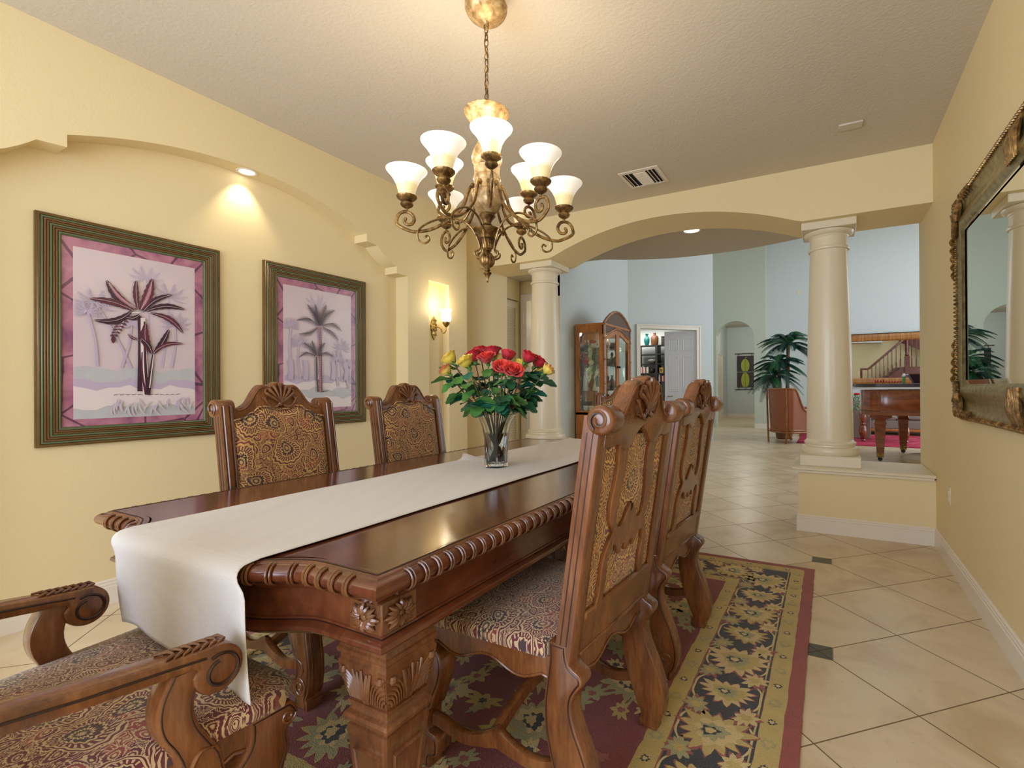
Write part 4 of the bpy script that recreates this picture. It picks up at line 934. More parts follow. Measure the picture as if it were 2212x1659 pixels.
# ---------------------------------------------------------------- metals, glass
def bronze(name, a, b_, c, rough=.38, metal=.75):
    m = N(name); v = m.co(); n = m.noise(v, 28, 4, .6, .65); m.base(m.ramp(n, [(.32, a), (.5, b_), (.68, c)])); m.p(Roughness=rough, Metallic=metal); m.bump(m.noise(v, 120, 3), .15, .001); return m.mat
BRZ = bronze('antique_bronze', sr(70, 50, 32), sr(128, 98, 56), sr(176, 142, 88)); BRZL = bronze('gilded_stone_finish', sr(120, 88, 56), sr(178, 146, 98), sr(214, 190, 146), .4, .35); BRS = bronze('aged_brass', sr(110, 84, 38), sr(168, 136, 70), sr(206, 180, 112), .3, .8)
def shade_glass(name, st, warm=(1, .93, .78, 1), zlo=.0, zhi=.1):
    m = N(name); sp = m.n('SeparateXYZ'); m.l(m.co(), sp.inputs[0]); r = m.ramp(m.math('DIVIDE', m.math('SUBTRACT', sp.outputs[2], zlo), zhi-zlo), [(.0, sr(222, 204, 150)), (.42, sr(226, 210, 160)), (.62, sr(255, 246, 232)), (1, sr(255, 250, 244))])
    m.base(r); m.l(r, m.b.inputs['Emission Color']); m.b.inputs['Emission Strength'].default_value = st; m.p(Roughness=.4); return m.mat
SHG = shade_glass('frosted_amber_glass', .36, zlo=.0, zhi=.115)
# ---------------------------------------------------------------- chandelier
def chandelier():
    cx, cy = -1.381, 1.827; t = thing('chandelier', 'bronze scrolled chandelier with nine lit flared glass shades, hanging on a chain over the table', 'chandelier', (cx, cy, ZC))
    Z = lambda z: z-ZC
    b = MB(); b.lathe([(.010, Z(2.865)), (.014, Z(2.872)), (.05, Z(2.884)), (.076, Z(2.897)), (.089, Z(2.914)), (.094, Z(2.926)), (.097, Z(2.942)), (.092, Z(2.958)), (.086, Z(2.97)), (.082, Z(3.01)), (.07, Z(3.026))], 40, flute=(26, Z(2.93), Z(2.95), .02)); b.build('canopy', BRZL, t)
    b = MB(); b.tube([(.012*cos(a), 0, Z(2.855)+.016*sin(a)) for a in [2*pi*k/14 for k in range(14)]], .003, 6, closed=True)
    zc = 2.838; k = 0
    while zc > 2.475:
        a0 = pi/2*(k % 2); L = []
        for q in range(16):
            a = 2*pi*q/16; u = .0095*cos(a); L.append((u*cos(a0), u*sin(a0), Z(zc)+(.0185 if k % 1 == 0 else .02)*sin(a)))
        b.tube(L, .0023, 6, closed=True); zc -= .0305; k += 1
    b.tube([(.006*sin(z*40), .008*cos(z*33), Z(z)) for z in [2.86-.38*q/30 for q in range(31)]], .0026, 6); b.build('chain', BRZ, t)
    # centre body
    pr = [(.012, 2.474), (.06, 2.472), (.094, 2.466), (.102, 2.460), (.100, 2.450), (.088, 2.432), (.062, 2.408), (.044, 2.388), (.036, 2.360), (.034, 2.335), (.042, 2.322), (.044, 2.312), (.052, 2.300), (.064, 2.275), (.070, 2.25), (.068, 2.232), (.060, 2.218), (.056, 2.212), (.060, 2.206), (.058, 2.200), (.057, 2.165)]
    b = MB(); b.lathe([(r, Z(z)) for r, z in pr], 48, flute=(24, Z(2.455), Z(2.468), .03)); b.build('upper_stem', BRZL, t)
    pr = [(.057, 2.168), (.062, 2.160), (.063, 2.152), (.059, 2.146), (.060, 2.10), (.064, 2.096), (.066, 2.088), (.068, 2.07), (.066, 2.045), (.056, 2.018), (.04, 2.0), (.030, 1.994), (.036, 1.99), (.038, 1.984), (.034, 1.978), (.024, 1.968), (.018, 1.955), (.019, 1.947), (.024, 1.944), (.018, 1.94), (.022, 1.934), (.05, 1.929), (.064, 1.922), (.060, 1.914), (.046, 1.904), (.038, 1.892), (.036, 1.882), (.040, 1.878), (.036, 1.874), (.032, 1.868), (.024, 1.836), (.018, 1.832), (.020, 1.826), (.012, 1.822), (.022, 1.812), (.030, 1.80), (.034, 1.785), (.032, 1.77), (.024, 1.757), (.012, 1.748), (.009, 1.742), (.014, 1.739), (.012, 1.734), (.007, 1.73), (.018, 1.727), (.019, 1.722), (.013, 1.715), (.006, 1.70), (.003, 1.69), (.005, 1.685), (.002, 1.681)]
    b = MB(); b.lathe([(r, Z(z)) for r, z in pr[:5]], 48)
    def part(n, sl, fl=None, m_=BRZ):
        b = MB(); b.lathe([(r, Z(z)) for r, z in pr[sl[0]:sl[1]]], 64, flute=fl); b.build(n, m_, t)
    part('collar', (0, 6), None, BRZL); part('fluted_urn', (5, 12), (20, Z(2.02), Z(2.09), .035), BRZL); part('finial_stem', (11, 36), (18, Z(1.836), Z(1.868), .05)); part('finial', (35, len(pr)), (14, Z(1.757), Z(1.812), .05))
    def P3(a, r, z, off=0): return (r*cos(a)-off*sin(a), r*sin(a)+off*cos(a), Z(z))
    Fd = Vector((_f.x, _f.y)); Rd = Vector((_rt.x, _rt.y)); base = math.atan2(Rd.y, Rd.x)
    def armset(deg, R, zc, up):
        a = base+radians(deg)
        z1 = zc-.028
        if up: pth = [(.060, 2.122), (.075, 2.12), (.085, 2.09), (.095, 2.03), (.13, 1.985), (.185, 1.985)]
        else: pth = [(.060, 2.115), (.075, 2.112), (.088, 2.08), (.11, 2.02), (.17, 1.955), (.245, 1.908), (.31, 1.892), (.345, 1.896)]
        q_ = 1 if not up else .85; sc = spiral((R-.002, z1-.036*q_), .047*q_, .009, radians(-30), 1.16, 14)
        P = spline([P3(a, r, z) for r, z in pth+sc], 6); b = MB(); b.tube([tuple(p) for p in P], .0075, 8, flat=.8)
        b.ball(P3(a, sc[-1][0], sc[-1][1]), .008, 8); b.ball(P3(a, .066, 2.122), .010, 10); A = b.build('arm', BRZ, t)
        x, y = R*cos(a), R*sin(a)
        b = MB(); b.lathe([(.004, Z(zc-.030)), (.005, Z(zc-.016)), (.012, Z(zc-.012)), (.024, Z(zc-.004)), (.028, Z(zc+.004)), (.026, Z(zc+.010)), (.019, Z(zc+.013)), (.024, Z(zc+.018)), (.036, Z(zc+.026)), (.043, Z(zc+.034)), (.044, Z(zc+.040)), (.036, Z(zc+.041)), (.030, Z(zc+.036))], 36, (x, y), flute=(22, Z(zc+.030), Z(zc+.0405), .03)); b.build('candle_cup', BRZ, A)
        return a, x, y
    for i, (deg, R, zc, up) in enumerate(((-110, .342, 2.012, 0), (-41, .342, 2.012, 0), (-166, .35, 2.005, 0), (13, .36, 2.012, 0), (137, .335, 2.015, 0), (69, .35, 2.012, 0), (-76, .225, 2.118, 1), (157, .235, 2.118, 1), (45, .25, 2.118, 1))):
        a, x, y = armset(deg, R, zc, up)
        g = [(.0, .0), (.030, .002), (.034, .012), (.038, .03), (.045, .055), (.056, .078), (.070, .098), (.083, .112), (.087, .118), (.088, .121), (.085, .119), (.081, .113), (.068, .098), (.054, .078), (.043, .055), (.036, .03), (.032, .012), (.0, .006)]
        b = MB(); b.lathe([(max(r, .001), z) for r, z in g], 40, caps=False); s = b.build('glass_shade', SHG, t); s.location = (x, y, Z(zc+.034))
        b = MB(); b.lathe([(.001, .006), (.010, .008), (.011, .03), (.022, .055), (.024, .07), (.018, .086), (.001, .092)], 16); bu = b.build('light_bulb', BULB, s)
        point('chandelier_lamp', (cx+x, cy+y, zc+.165), 1.9, (1, .88, .70), .05)
        if not up:
            for w_ in (1,):
                P = spline([P3(a, r, z, .012) for r, z in ((.040, 1.792), (.055, 1.80), (.058, 1.815), (.045, 1.822), (.036, 1.83), (.040, 1.86), (.07, 1.92), (.12, 1.955), (.19, 1.958), (.26, 1.93), (.30, 1.895), (.302, 1.855), (.275, 1.84), (.255, 1.855), (.262, 1.873), (.272, 1.868))], 6)
                b = MB(); b.tube([tuple(p) for p in P], .0048, 6); b.ball(P3(a, .272, 1.868, .012), .006, 8); b.ball(P3(a, .17, 1.950, .012), .007, 8); b.ball(P3(a, .040, 1.792, .012), .005, 8); b.build('scroll_brace', BRZ, t)
BULB = plain('lit_bulb', (1, .9, .7, 1), .4); BULB.node_tree.nodes['Principled BSDF'].inputs['Emission Color'].default_value = (1, .85, .6, 1); BULB.node_tree.nodes['Principled BSDF'].inputs['Emission Strength'].default_value = 6
chandelier()
# ---------------------------------------------------------------- sconce
def sconce():
    t = thing('wall_sconce', 'brass wall sconce with one lit white glass shade in the narrow wall slot', 'wall lamp', (XS, 3.762, 1.80))
    out = [(0, -.115), (.012, -.10), (.02, -.075), (.034, -.06), (.028, -.035), (.044, -.01), (.036, .012), (.046, .03), (.034, .05), (.026, .07), (.022, .09), (.008, .105), (0, .122)]
    h = [(p.x, p.y) for p in spline([(a, c, 0) for a, c in out], 4)]; b = MB(); b.plate(h+[(-a, c) for a, c in reversed(h) if a > 1e-5], 0.001, .014, 'x', .004, 0, 2); b.ball((.012, 0, 0), .03, 14, 0, (.5, .8, 1.3))
    for s in (-1, 1):
        for z in (-.07, -.02, .035, .075): b.tube([(.015, s*.006, z), (.02, s*.02, z+.01), (.016, s*.03, z-.004)], .004, 6)
    b.build('back_plate', BRS, t)
    b = MB(); b.tube([tuple(p) for p in spline([(.02, 0, 0), (.06, 0, .01), (.10, 0, -.012), (.115, 0, -.045), (.14, 0, -.055), (.165, 0, -.03), (.168, 0, .01)], 6)], .006, 8); b.build('arm', BRS, t)
    b = MB(); b.lathe([(.005, .0), (.012, .004), (.03, .03), (.036, .045), (.036, .052), (.028, .054)], 28, (.168, 0)); b.build('lamp_cup', BRS, t)
    b = MB(); b.lathe([(.001, .0), (.034, .0), (.046, .02), (.050, .04), (.048, .065), (.044, .085), (.048, .105), (.058, .122), (.0575, .125), (.047, .107), (.042, .085), (.046, .065), (.048, .04), (.044, .02), (.001, .004)], 36, caps=False)
    s = b.build('glass_shade', SHW, t); s.location = (.168, 0, .05)
    point('sconce_lamp', (XS+.168, 3.762, 2.02), 3.2, (1, .84, .55), .03); point('sconce_lamp_low', (XS+.13, 3.762, 1.93), .9, (1, .84, .55), .02)
SHW = plain('lit_white_glass', sr(255, 250, 238), .4); SHW.node_tree.nodes['Principled BSDF'].inputs['Emission Color'].default_value = (1, .95, .85, 1); SHW.node_tree.nodes['Principled BSDF'].inputs['Emission Strength'].default_value = 1.1
sconce()
# ---------------------------------------------------------------- recessed lamps, vents, smoke detector, outlet
LITM = plain('lit_lens', (1, .93, .8, 1), .4); LITM.node_tree.nodes['Principled BSDF'].inputs['Emission Color'].default_value = (1, .9, .72, 1); LITM.node_tree.nodes['Principled BSDF'].inputs['Emission Strength'].default_value = 5
def downlight(label, loc, r=.055, tilt=None):
    t = thing('recessed_light', label, 'ceiling light', loc)
    b = MB(); b.lathe([(r, .0), (r+.004, -.004), (r+.018, -.004), (r+.020, .0)], 40, caps=False); b.build('trim_ring', WHT, t)
    b = MB(); b.lathe([(.001, -.0015), (r, -.0015)], 40, caps=False); b.build('lens', LITM, t); return t
d = downlight('small round lit downlight set in the curved top of the picture niche', (-3.515, 1.965, 2.684), .045)
point('niche_downlight_lamp', (-3.50, 1.965, 2.668), 9, (1, .86, .64), .02, radians(84), (0, radians(14), 0))
downlight('round lit ceiling light beyond the wide arch', (-1.416, 5.786, ZC), .085)
def vent():
    t = thing('ceiling_vent', 'white louvered air vent in the dining room ceiling near the arch', 'vent', (-1.420, 4.118, ZC)); hx, hy = .175, .175
    b = MB()
    P = [(0, 0), (-.0, -.008), (-.028, -.014), (-.03, -.004)]
    b.prof([(0, 0), (.0, -.006), (-.022, -.014), (-.028, -.012), (-.028, 0)], [(-hx, -hy), (hx, -hy), (hx, hy), (-hx, hy)]); b.build('frame', WHT, t)
    b = MB(); b.box(-hx+.02, -hy+.02, -.003, hx-.02, hy-.02, -.001); b.build('duct_opening', BLK, t)
    def slat(x0, y0, x1, y1, axis):
        b = MB()
        if axis == 'x': b.add([(x0, y0, -.004), (x1, y0, -.004), (x1, y0+.016, -.016), (x0, y0+.016, -.016), (x0, y0+.002, -.003), (x1, y0+.002, -.003), (x1, y0+.018, -.015), (x0, y0+.018, -.015)], [(0, 1, 2, 3), (4, 5, 6, 7), (0, 1, 5, 4), (2, 3, 7, 6), (0, 3, 7, 4), (1, 2, 6, 5)])
        else: b.add([(x0, y0, -.004), (x0, y1, -.004), (x0+.016, y1, -.016), (x0+.016, y0, -.016), (x0+.002, y0, -.003), (x0+.002, y1, -.003), (x0+.018, y1, -.015), (x0+.018, y0, -.015)], [(0, 1, 2, 3), (4, 5, 6, 7), (0, 1, 5, 4), (2, 3, 7, 6), (0, 3, 7, 4), (1, 2, 6, 5)])
        b.build('slat', WHT, t, False)
    for k in range(9): slat(-.055, -.14+.031*k, .055, 0, 'x')
    for x in (-.14, -.105, .068, .10, .13): slat(x, -.145, x, .145, 'y')
vent()
t = thing('smoke_sensor', 'small flat rectangular sensor cover on the ceiling toward the right wall', 'sensor', (.143, 3.98, ZC)); b = MB(); b.box(-.075, -.045, -.014, .075, .045, 0, 0, .004); b.build('cover', CEIL, t)
def wallplate(nm, label, loc, face, kind='outlet'):
    t = thing(nm, label, kind, loc); b = MB()
    if face == 'x': b.box(-.006, -.036, -.058, 0, .036, .058, 0, .002); b.build('plate', CREAM, t); b = MB(); b.box(-.0085, -.017, -.035, -.005, .017, -.004, 0, .002); b.box(-.0085, -.017, .004, -.005, .017, .035, 0, .002); b.build('sockets', WHT, t)
    else: b.box(-.036, -.006, -.058, .036, 0, .058, 0, .002); b.build('plate', CREAM, t); b = MB(); b.box(-.008, -.0095, -.015, .008, -.005, .015, 0, .002); b.build('rocker', WHT, t)
wallplate('wall_outlet', 'cream electrical outlet low on the right wall', (XR, 4.06, .47), 'x')
wallplate('wall_plate', 'small blank plate high on the pale blue far wall', (-.756, 15.2, 3.82), 'y', 'wall plate')
# ---------------------------------------------------------------- gilded mirror on the right wall
MIR = plain('mirror_glass', (.93, .95, .93, 1), .0, 1.0)
GLD = bronze('antique_gilt_carving', sr(74, 52, 28), sr(128, 96, 52), sr(190, 152, 92), .33, .6); GLP = bronze('olive_gilt_moulding', sr(104, 88, 50), sr(138, 122, 76), sr(160, 146, 98), .3, .5)
def mirror():
    Yf, Yn, Zb, Zt = 3.69, 1.55, 1.01, 2.285; t = thing('wall_mirror', 'large wall mirror in a carved antique gold frame on the right wall', 'mirror', (XR, (Yf+Yn)/2, Zb))
    cy = (Yf+Yn)/2; hy = (Yf-Yn)/2; hz = Zt-Zb
    P = [(o_, x_*.56) for o_, x_ in [(0, 0), (0, -.03), (.010, -.046), (.026, -.05), (.040, -.042), (.050, -.036), (.075, -.030), (.105, -.040), (.125, -.058), (.140, -.070), (.160, -.074), (.182, -.062), (.195, -.042), (.20, -.038), (.20, 0)]]
    cs = [(-hy, 0), (hy, 0), (hy, hz), (-hy, hz)]; b = MB(); b.loft([[(x, y-(1 if y > 0 else -1)*o, z+(1 if z == 0 else -1)*o) for o, x in P] for y, z in cs], True, False, 0, loop=True); F = b.build('frame', GLP, t, ang=50)
    b = MB(); g = .195; b.box(-.022, -hy+g, g, -.008, hy-g, hz-g); b.build('glass', MIR, t, False)
    b = MB(); q = .025; fr = [(-hy+g, g), (hy-g, g), (hy-g, hz-g), (-hy+g, hz-g)]
    b.loft([[(-.0225, y, z) for y, z in fr], [(-.0265, y-(1 if y > 0 else -1)*q, z+(q if z < hz/2 else -q)) for y, z in fr]], True); b.build('bevel', MIR, t, False)
    b = MB()   # rope twist round the outer edge
    def rope(p, q_):
        A, B = Vector(p), Vector(q_); n = int((B-A).length/.024)
        for k in range(n):
            c = A+(B-A)*(k+.5)/n; d = (B-A).normalized(); e = d.cross(Vector((1, 0, 0)))
            b.tube([tuple(c-d*.012-e*.014+Vector((.006, 0, 0))), tuple(c+Vector((-.012, 0, 0))), tuple(c+d*.012+e*.014+Vector((.006, 0, 0)))], lambda u: .006+.004*sin(pi*u), 6)
    o = .012
    rope((-.022, -hy+o, o), (-.022, hy-o, o)); rope((-.022, -hy+o, hz-o), (-.022, hy-o, hz-o)); rope((-.022, hy-o, o), (-.022, hy-o, hz-o)); rope((-.022, -hy+o, o), (-.022, -hy+o, hz-o)); b.box(-.022, -hy+.01, .006, -.016, hy-.01, .014); b.build('rope_edge', GLD, F)
    rnd = random.Random(3)
    for (y, z, sy, sz) in ((hy, 0, -1, 1), (hy, hz, -1, -1), (-hy, 0, 1, 1), (-hy, hz, 1, -1)):
        b = MB()
        def leafy(pts, w_): b.tube([(p.x*.6, p.y, p.z) for p in spline(pts, 4)], lambda u: w_*(sin(pi*min(.95, u*.85+.12))), 7, flat=1.2)
        for k in range(9):
            u = .03+.012*k; leafy([(-.035, y-sy*.012, z+sz*(.02+.022*k)), (-.065, y+sy*.03, z+sz*(.03+.022*k)), (-.075, y+sy*.09, z+sz*(.055+.016*k)), (-.07, y+sy*.13, z+sz*(.05+.014*k))], .014)
        for k in range(5):
            leafy([(-.05, y+sy*.0, z+sz*(.20+.05*k)), (-.07, y-sy*.018, z+sz*(.225+.05*k)), (-.045, y-sy*.026, z+sz*(.26+.05*k))], .013*(1-.1*k)); leafy([(-.05, y+sy*(.18+.04*k), z-sz*.004), (-.07, y+sy*(.2+.04*k), z+sz*.02), (-.06, y+sy*(.23+.04*k), z+sz*.05)], .013*(1-.1*k))
            b.ball((-.03, y+sy*(.03+.02*k), z+sz*(.02+.028*(k % 3))), .022, 10)
        leafy([(-.06, y+sy*.05, z+sz*.16), (-.085, y+sy*.09, z+sz*.10), (-.085, y+sy*.15, z+sz*.13), (-.07, y+sy*.16, z+sz*.06), (-.06, y+sy*.19, z+sz*.02)], .02)
        b.build('carved_corner', GLD, F)
    for s in (0, 1):
        z = s*hz; sz = 1 if s == 0 else -1; b = MB()
        for k in range(7): b.tube([(-.028, hy-1.03-.02*k, z+sz*.02), (-.048, hy-1.04-.02*k, z+sz*.09), (-.044, hy-1.03-.02*k, z+sz*.18)], lambda u: .006+.008*sin(pi*u), 6)
        b.build('carved_leaf', GLD, F)
mirror()
# ---------------------------------------------------------------- vase and roses
GLS = N('clear_glass'); GLS.b.inputs['Transmission Weight'].default_value = 1; GLS.p(Roughness=0, IOR=1.45); GLS.base((.97, 1, .98, 1)); GLS = GLS.mat
WAT = N('water'); WAT.b.inputs['Transmission Weight'].default_value = 1; WAT.p(Roughness=0, IOR=1.33); WAT = WAT.mat
VX, VY, VZ = -1.5, 2.052, .7965
def vase():
    t = thing('glass_vase', 'clear flared glass vase half full of water, standing on the table runner', 'vase', (VX, VY, VZ))
    b = MB(); rings = []
    def rg(w_, z, rd): # rounded square blending to circle
        o = []
        for k in range(40):
            a = 2*pi*k/40; c, s = cos(a), sin(a); m = max(abs(c), abs(s)); r = w_*(1-rd)/m*.93+w_*rd; r = min(r, w_*1.22); o.append((r*c, r*s, z))
        return o
    for w_, z, rd in ((.046, 0, .5), (.050, .003, .5), (.052, .02, .5), (.054, .08, .7), (.060, .15, .9), (.072, .21, 1), (.090, .252, 1), (.104, .270, 1), (.1025, .272, 1), (.087, .252, 1), (.069, .21, 1), (.057, .15, 1), (.051, .08, .8), (.048, .022, .6), (.02, .019, .6)): rings.append(rg(w_, z, rd))
    b.loft(rings, True, True); b.build('vase_wall', GLS, t)
    b = MB(); b.loft([rg(w_, z, rd) for w_, z, rd in ((.046, .0225, .6), (.0485, .08, .8), (.0545, .15, 1), (.0585, .175, 1))], True, True); b.build('water', WAT, t)
vase()
def petalmat(name, a, b_, zs=.06):
    m = N(name); sp = m.n('SeparateXYZ'); m.l(m.co(), sp.inputs[0]); r = m.ramp(m.math('DIVIDE', sp.outputs[2], zs), [(.1, a), (.55, a), (1, b_)]); m.base(r); m.p(Roughness=.55); m.b.inputs['Subsurface Weight'].default_value = .15; m.b.inputs['Subsurface Radius'].default_value = (.01, .004, .002); m.b.inputs['Sheen Weight'].default_value = .2; return m.mat
PM = {'r': petalmat('red_petals', sr(188, 22, 44), sr(208, 24, 18)), 'o': petalmat('orange_red_petals', sr(214, 52, 52), sr(232, 62, 12)), 'y': petalmat('yellow_petals', sr(232, 206, 76), sr(236, 214, 96)), 'yr': petalmat('yellow_red_petals', sr(230, 204, 80), sr(214, 150, 84), .075), 'ry': petalmat('red_yellow_petals', sr(222, 190, 90), sr(206, 50, 56), .05), 'p': petalmat('pale_yellow_petals', sr(238, 222, 138), sr(240, 214, 150)), 'py': petalmat('peach_petals', sr(236, 208, 92), sr(220, 92, 84))}
LEAFM = [plain('rose_leaf_dark', sr(38, 92, 58), .38, var=.3, bs=200), plain('rose_leaf_mid', sr(74, 122, 56), .42, var=.25, bs=200), plain('rose_leaf_blue', sr(40, 106, 88), .36, var=.2, bs=200)]
STEM = plain('rose_stem', sr(96, 116, 52), .5, var=.2, bs=60); STEMR = plain('rose_stem_red', sr(112, 66, 52), .5, var=.25, bs=60)
def bloom_mesh(mat, op, seed, S_=1.0):
    rnd = random.Random(seed); b = MB()
    def petal(a0, r0, rt, h, wd, curl, mi=0):
        nu, nv = 8, 7; vs = []
        for i in range(nv+1):
            v = i/nv
            for j in range(nu+1):
                u = j/nu*2-1; a = a0+u*wd*(.45+.75*sin(pi*(.12+.62*v))); r = r0*sin(pi/2*min(1, v*1.6))+(rt-r0)*v**1.6+curl*max(0, v-.68)**2*9*(.6+.5*abs(u)); z = h*(v-.10*u*u*v-.22*curl/.01*0)-curl*max(0, v-.75)**2*8+.0015*sin(u*7+a0*3)*v
                r *= 1+.03*sin(5*u+a0*2)
                vs.append((r*cos(a)*S_, r*sin(a)*S_, z*S_))
        b.add(vs, [(i*(nu+1)+j, i*(nu+1)+j+1, (i+1)*(nu+1)+j+1, (i+1)*(nu+1)+j) for i in range(nv) for j in range(nu)], mi)
    for k in range(3): petal(k*2.1+rnd.random(), .006, .007+.003*op, .050, 1.1, .0)
    for k in range(4): petal(k*1.6+.5+rnd.random()*.3, .012, .013+.006*op, .051, .85, .002*op)
    for k in range(5): petal(k*1.26+rnd.random()*.3, .018, .021+.010*op, .048, .72, .006*op)
    for k in range(5): petal(k*1.26+.6+rnd.random()*.3, .022, .027+.012*op, .044, .68, .012*op)
    o = b.build('bloom', mat, None, ang=180); return o
def calyx(parent):
    b = MB(); b.lathe([(.001, -.012), (.006, -.010), (.009, -.004), (.008, .002), (.004, .004)], 12)
    for k in range(5):
        a = 2*pi*k/5; b.add([(.007*cos(a-.5), .007*sin(a-.5), 0), (.007*cos(a+.5), .007*sin(a+.5), 0), (.021*cos(a+.12), .021*sin(a+.12), .016), (.025*cos(a), .025*sin(a), .034), (.021*cos(a-.12), .021*sin(a-.12), .016)], [(0, 1, 2, 3, 4)])
    return b.build('calyx', LEAFM[1], parent)
def leafm():
    out = []
    for k, m in enumerate(LEAFM):
        b = MB(); nu, nv = 4, 9; vs = []
        for i in range(nv+1):
            v = i/nv; w_ = .026*(sin(pi*min(1, v*.93+.02))**.75)*(1-.15*v)
            for j in range(nu+1):
                u = j/nu*2-1; vs.append((v*.062, u*w_*(1+.06*((i % 2)*2-1)*(abs(u) > .9)), -.012*v*v+.006*abs(u)-.003*sin(v*9)*abs(u)))
        b.add(vs, [(i*(nu+1)+j, i*(nu+1)+j+1, (i+1)*(nu+1)+j+1, (i+1)*(nu+1)+j) for i in range(nv) for j in range(nu)]); b.tube([(-.02, 0, .0), (0, 0, .0005), (.058, 0, -.0095)], .0009, 5)
        o = b.build('leaf', m, None, ang=180); out.append(o.data); bpy.data.objects.remove(o)
    return out
LM = leafm(); BM = {}
def rose(col, pos, lean, op, label, seed):
    rnd = random.Random(seed); t = thing('rose', label, 'rose', (VX, VY, VZ+.03), 0, 'roses in the glass vase'); P = Vector(pos)-Vector((VX, VY, VZ+.03))
    d = Vector((P.x, P.y)); a = math.atan2(d.y, d.x); rr = min(.060, .03+d.length*.15)
    b0 = Vector((-cos(a)*.025+rnd.uniform(-.01, .01), -sin(a)*.025+rnd.uniform(-.01, .01), 0)); rim = Vector((cos(a)*rr, sin(a)*rr, .235)); dirn = Vector((P.x*1.2, P.y*1.2, .30)).normalized()
    base_ = P-dirn*.034; mid = rim.lerp(base_, .55)+Vector((0, 0, -.01)); path = spline([tuple(b0), tuple(b0.lerp(rim, .5)), tuple(rim), tuple(mid), tuple(base_)], 6)
    b = MB(); b.tube([tuple(p) for p in path], .0034, 7)
    for k in range(6):
        i = rnd.randrange(6, len(path)-2); p = path[i]; b.tube([tuple(p), tuple(p+Vector((rnd.uniform(-.006, .006), rnd.uniform(-.006, .006), .002)))], lambda q: .0014*(1-q)+.0002, 4)
    b.build('stem', STEM if seed % 3 == 0 else STEMR, t)
    bo = bloom_mesh(PM[col], op, seed, 1.0); bo.parent = t; sc = {'o': 1.2, 'ry': 1.1, 'py': 1.15}.get(col, 1.3)
    up = dirn if op < .6 else (dirn+Vector((.15, -.55, .25))*.5*op).normalized()
    bo.location = base_; bo.rotation_euler = up.to_track_quat('Z', 'Y').to_euler(); bo.scale = (sc,)*3
    ca = calyx(bo)
    for k in range(9):
        f_ = rnd.uniform(.6, .97) if k else .6; p = path[int(f_*(len(path)-1))]; aa = rnd.uniform(0, 2*pi) if k % 2 else a+rnd.uniform(-.9, .9)
        l = bpy.data.objects.new('leaf', LM[rnd.randrange(3)]); COL.objects.link(l); l.parent = t; l.location = p+Vector((cos(aa)*.016, sin(aa)*.016, .004)); l.rotation_euler = (rnd.uniform(-.7, .7), rnd.uniform(-.5, .7), aa); s_ = rnd.uniform(1.0, 1.6); l.scale = (s_,)*3
RS = [('yr', -1.697, 1.932, 1.348, .35, 'large yellow rose with red-edged outer petals, leftmost and highest of the left cluster'), ('ry', -1.691, 1.89, 1.29, .3, 'small red and yellow bud hanging below the leftmost yellow rose'), ('y', -1.575, 1.906, 1.327, .5, 'plain bright yellow rose second from the left'), ('r', -1.647, 2.049, 1.359, .5, 'red rose just behind the plain yellow rose'), ('r', -1.652, 2.114, 1.382, .5, 'red rose at the back left, topmost of the red cluster'),
      ('o', -1.495, 1.97, 1.35, .7, 'big open orange-red rose at the front of the upper red cluster'), ('r', -1.579, 2.129, 1.385, .6, 'red rose behind the big open orange-red rose'), ('p', -1.577, 2.176, 1.346, .3, 'pale yellow rose half hidden in the middle'), ('r', -1.473, 2.118, 1.366, .2, 'tall tight red rose right of the middle'), ('o', -1.366, 1.925, 1.297, .75, 'open orange rose lower in front, left of its pair'),
      ('o', -1.31, 1.932, 1.281, .8, 'open orange rose lowest in front, right of its pair'), ('y', -1.438, 2.181, 1.315, .2, 'small yellow bud tucked behind the two open orange roses'), ('r', -1.347, 2.116, 1.353, .4, 'heart-shaped red rose high on the right side'), ('r', -1.333, 2.191, 1.33, .5, 'red rose between the high right rose and the peach ones'), ('py', -1.248, 2.145, 1.29, .25, 'peach and yellow rose farthest to the right'), ('py', -1.339, 2.233, 1.283, .2, 'peach bud beside the rightmost rose')]
for i, (c, x, y, z, op, lb) in enumerate(RS): rose(c, (x, y, z), 0, op, lb, i+1)
# ---------------------------------------------------------------- back hall: louvered door, cased opening, cupboard
def louver():
    t = thing('louvered_door', 'cream louvered closet door seen between the left wall and the left column', 'closet door', (-3.955, 5.55, .02))
    for y0 in (-.36, .005):
        b = MB(); w_ = .355; b.box(-.018, y0, 0, .018, y0+.05, 2.40); b.box(-.018, y0+w_-.05, 0, .018, y0+w_, 2.40); b.box(-.018, y0+.05, 0, .018, y0+w_-.05, .12); b.box(-.018, y0+.05, 2.30, .018, y0+w_-.05, 2.40); b.box(-.018, y0+.05, 1.1, .018, y0+w_-.05, 1.18); b.build('door_panel', CREAM, t, False)
        b = MB(); z = .13; b.box(-.004, y0+.045, .10, .0, y0+w_-.045, 2.32)
        while z < 2.29:
            if not 1.07 < z < 1.18:
                b.add([(-.014, y0+.045, z+.028), (-.014, y0+w_-.045, z+.028), (.014, y0+w_-.045, z), (.014, y0+.045, z), (-.014, y0+.045, z+.034), (-.014, y0+w_-.045, z+.034), (.014, y0+w_-.045, z+.006), (.014, y0+.045, z+.006)], [(0, 1, 2, 3), (4, 5, 6, 7), (2, 3, 7, 6), (0, 1, 5, 4), (0, 3, 7, 4), (1, 2, 6, 5)])
            z += .038
        b.build('louvers', CREAM, t, False)
louver()
b = MB(); b.box(-3.985, 5.13, 2.44, -3.93, 5.95, 2.72); b.box(-3.985, 5.93, 0, -3.95, 5.99, 2.46); struct(b, 'wall_closet_header', YEL)
OAK = wood('honey_oak', sr(120, 66, 22), sr(176, 108, 44), sr(204, 138, 66), (5, 5, 1.5), .4, .2)
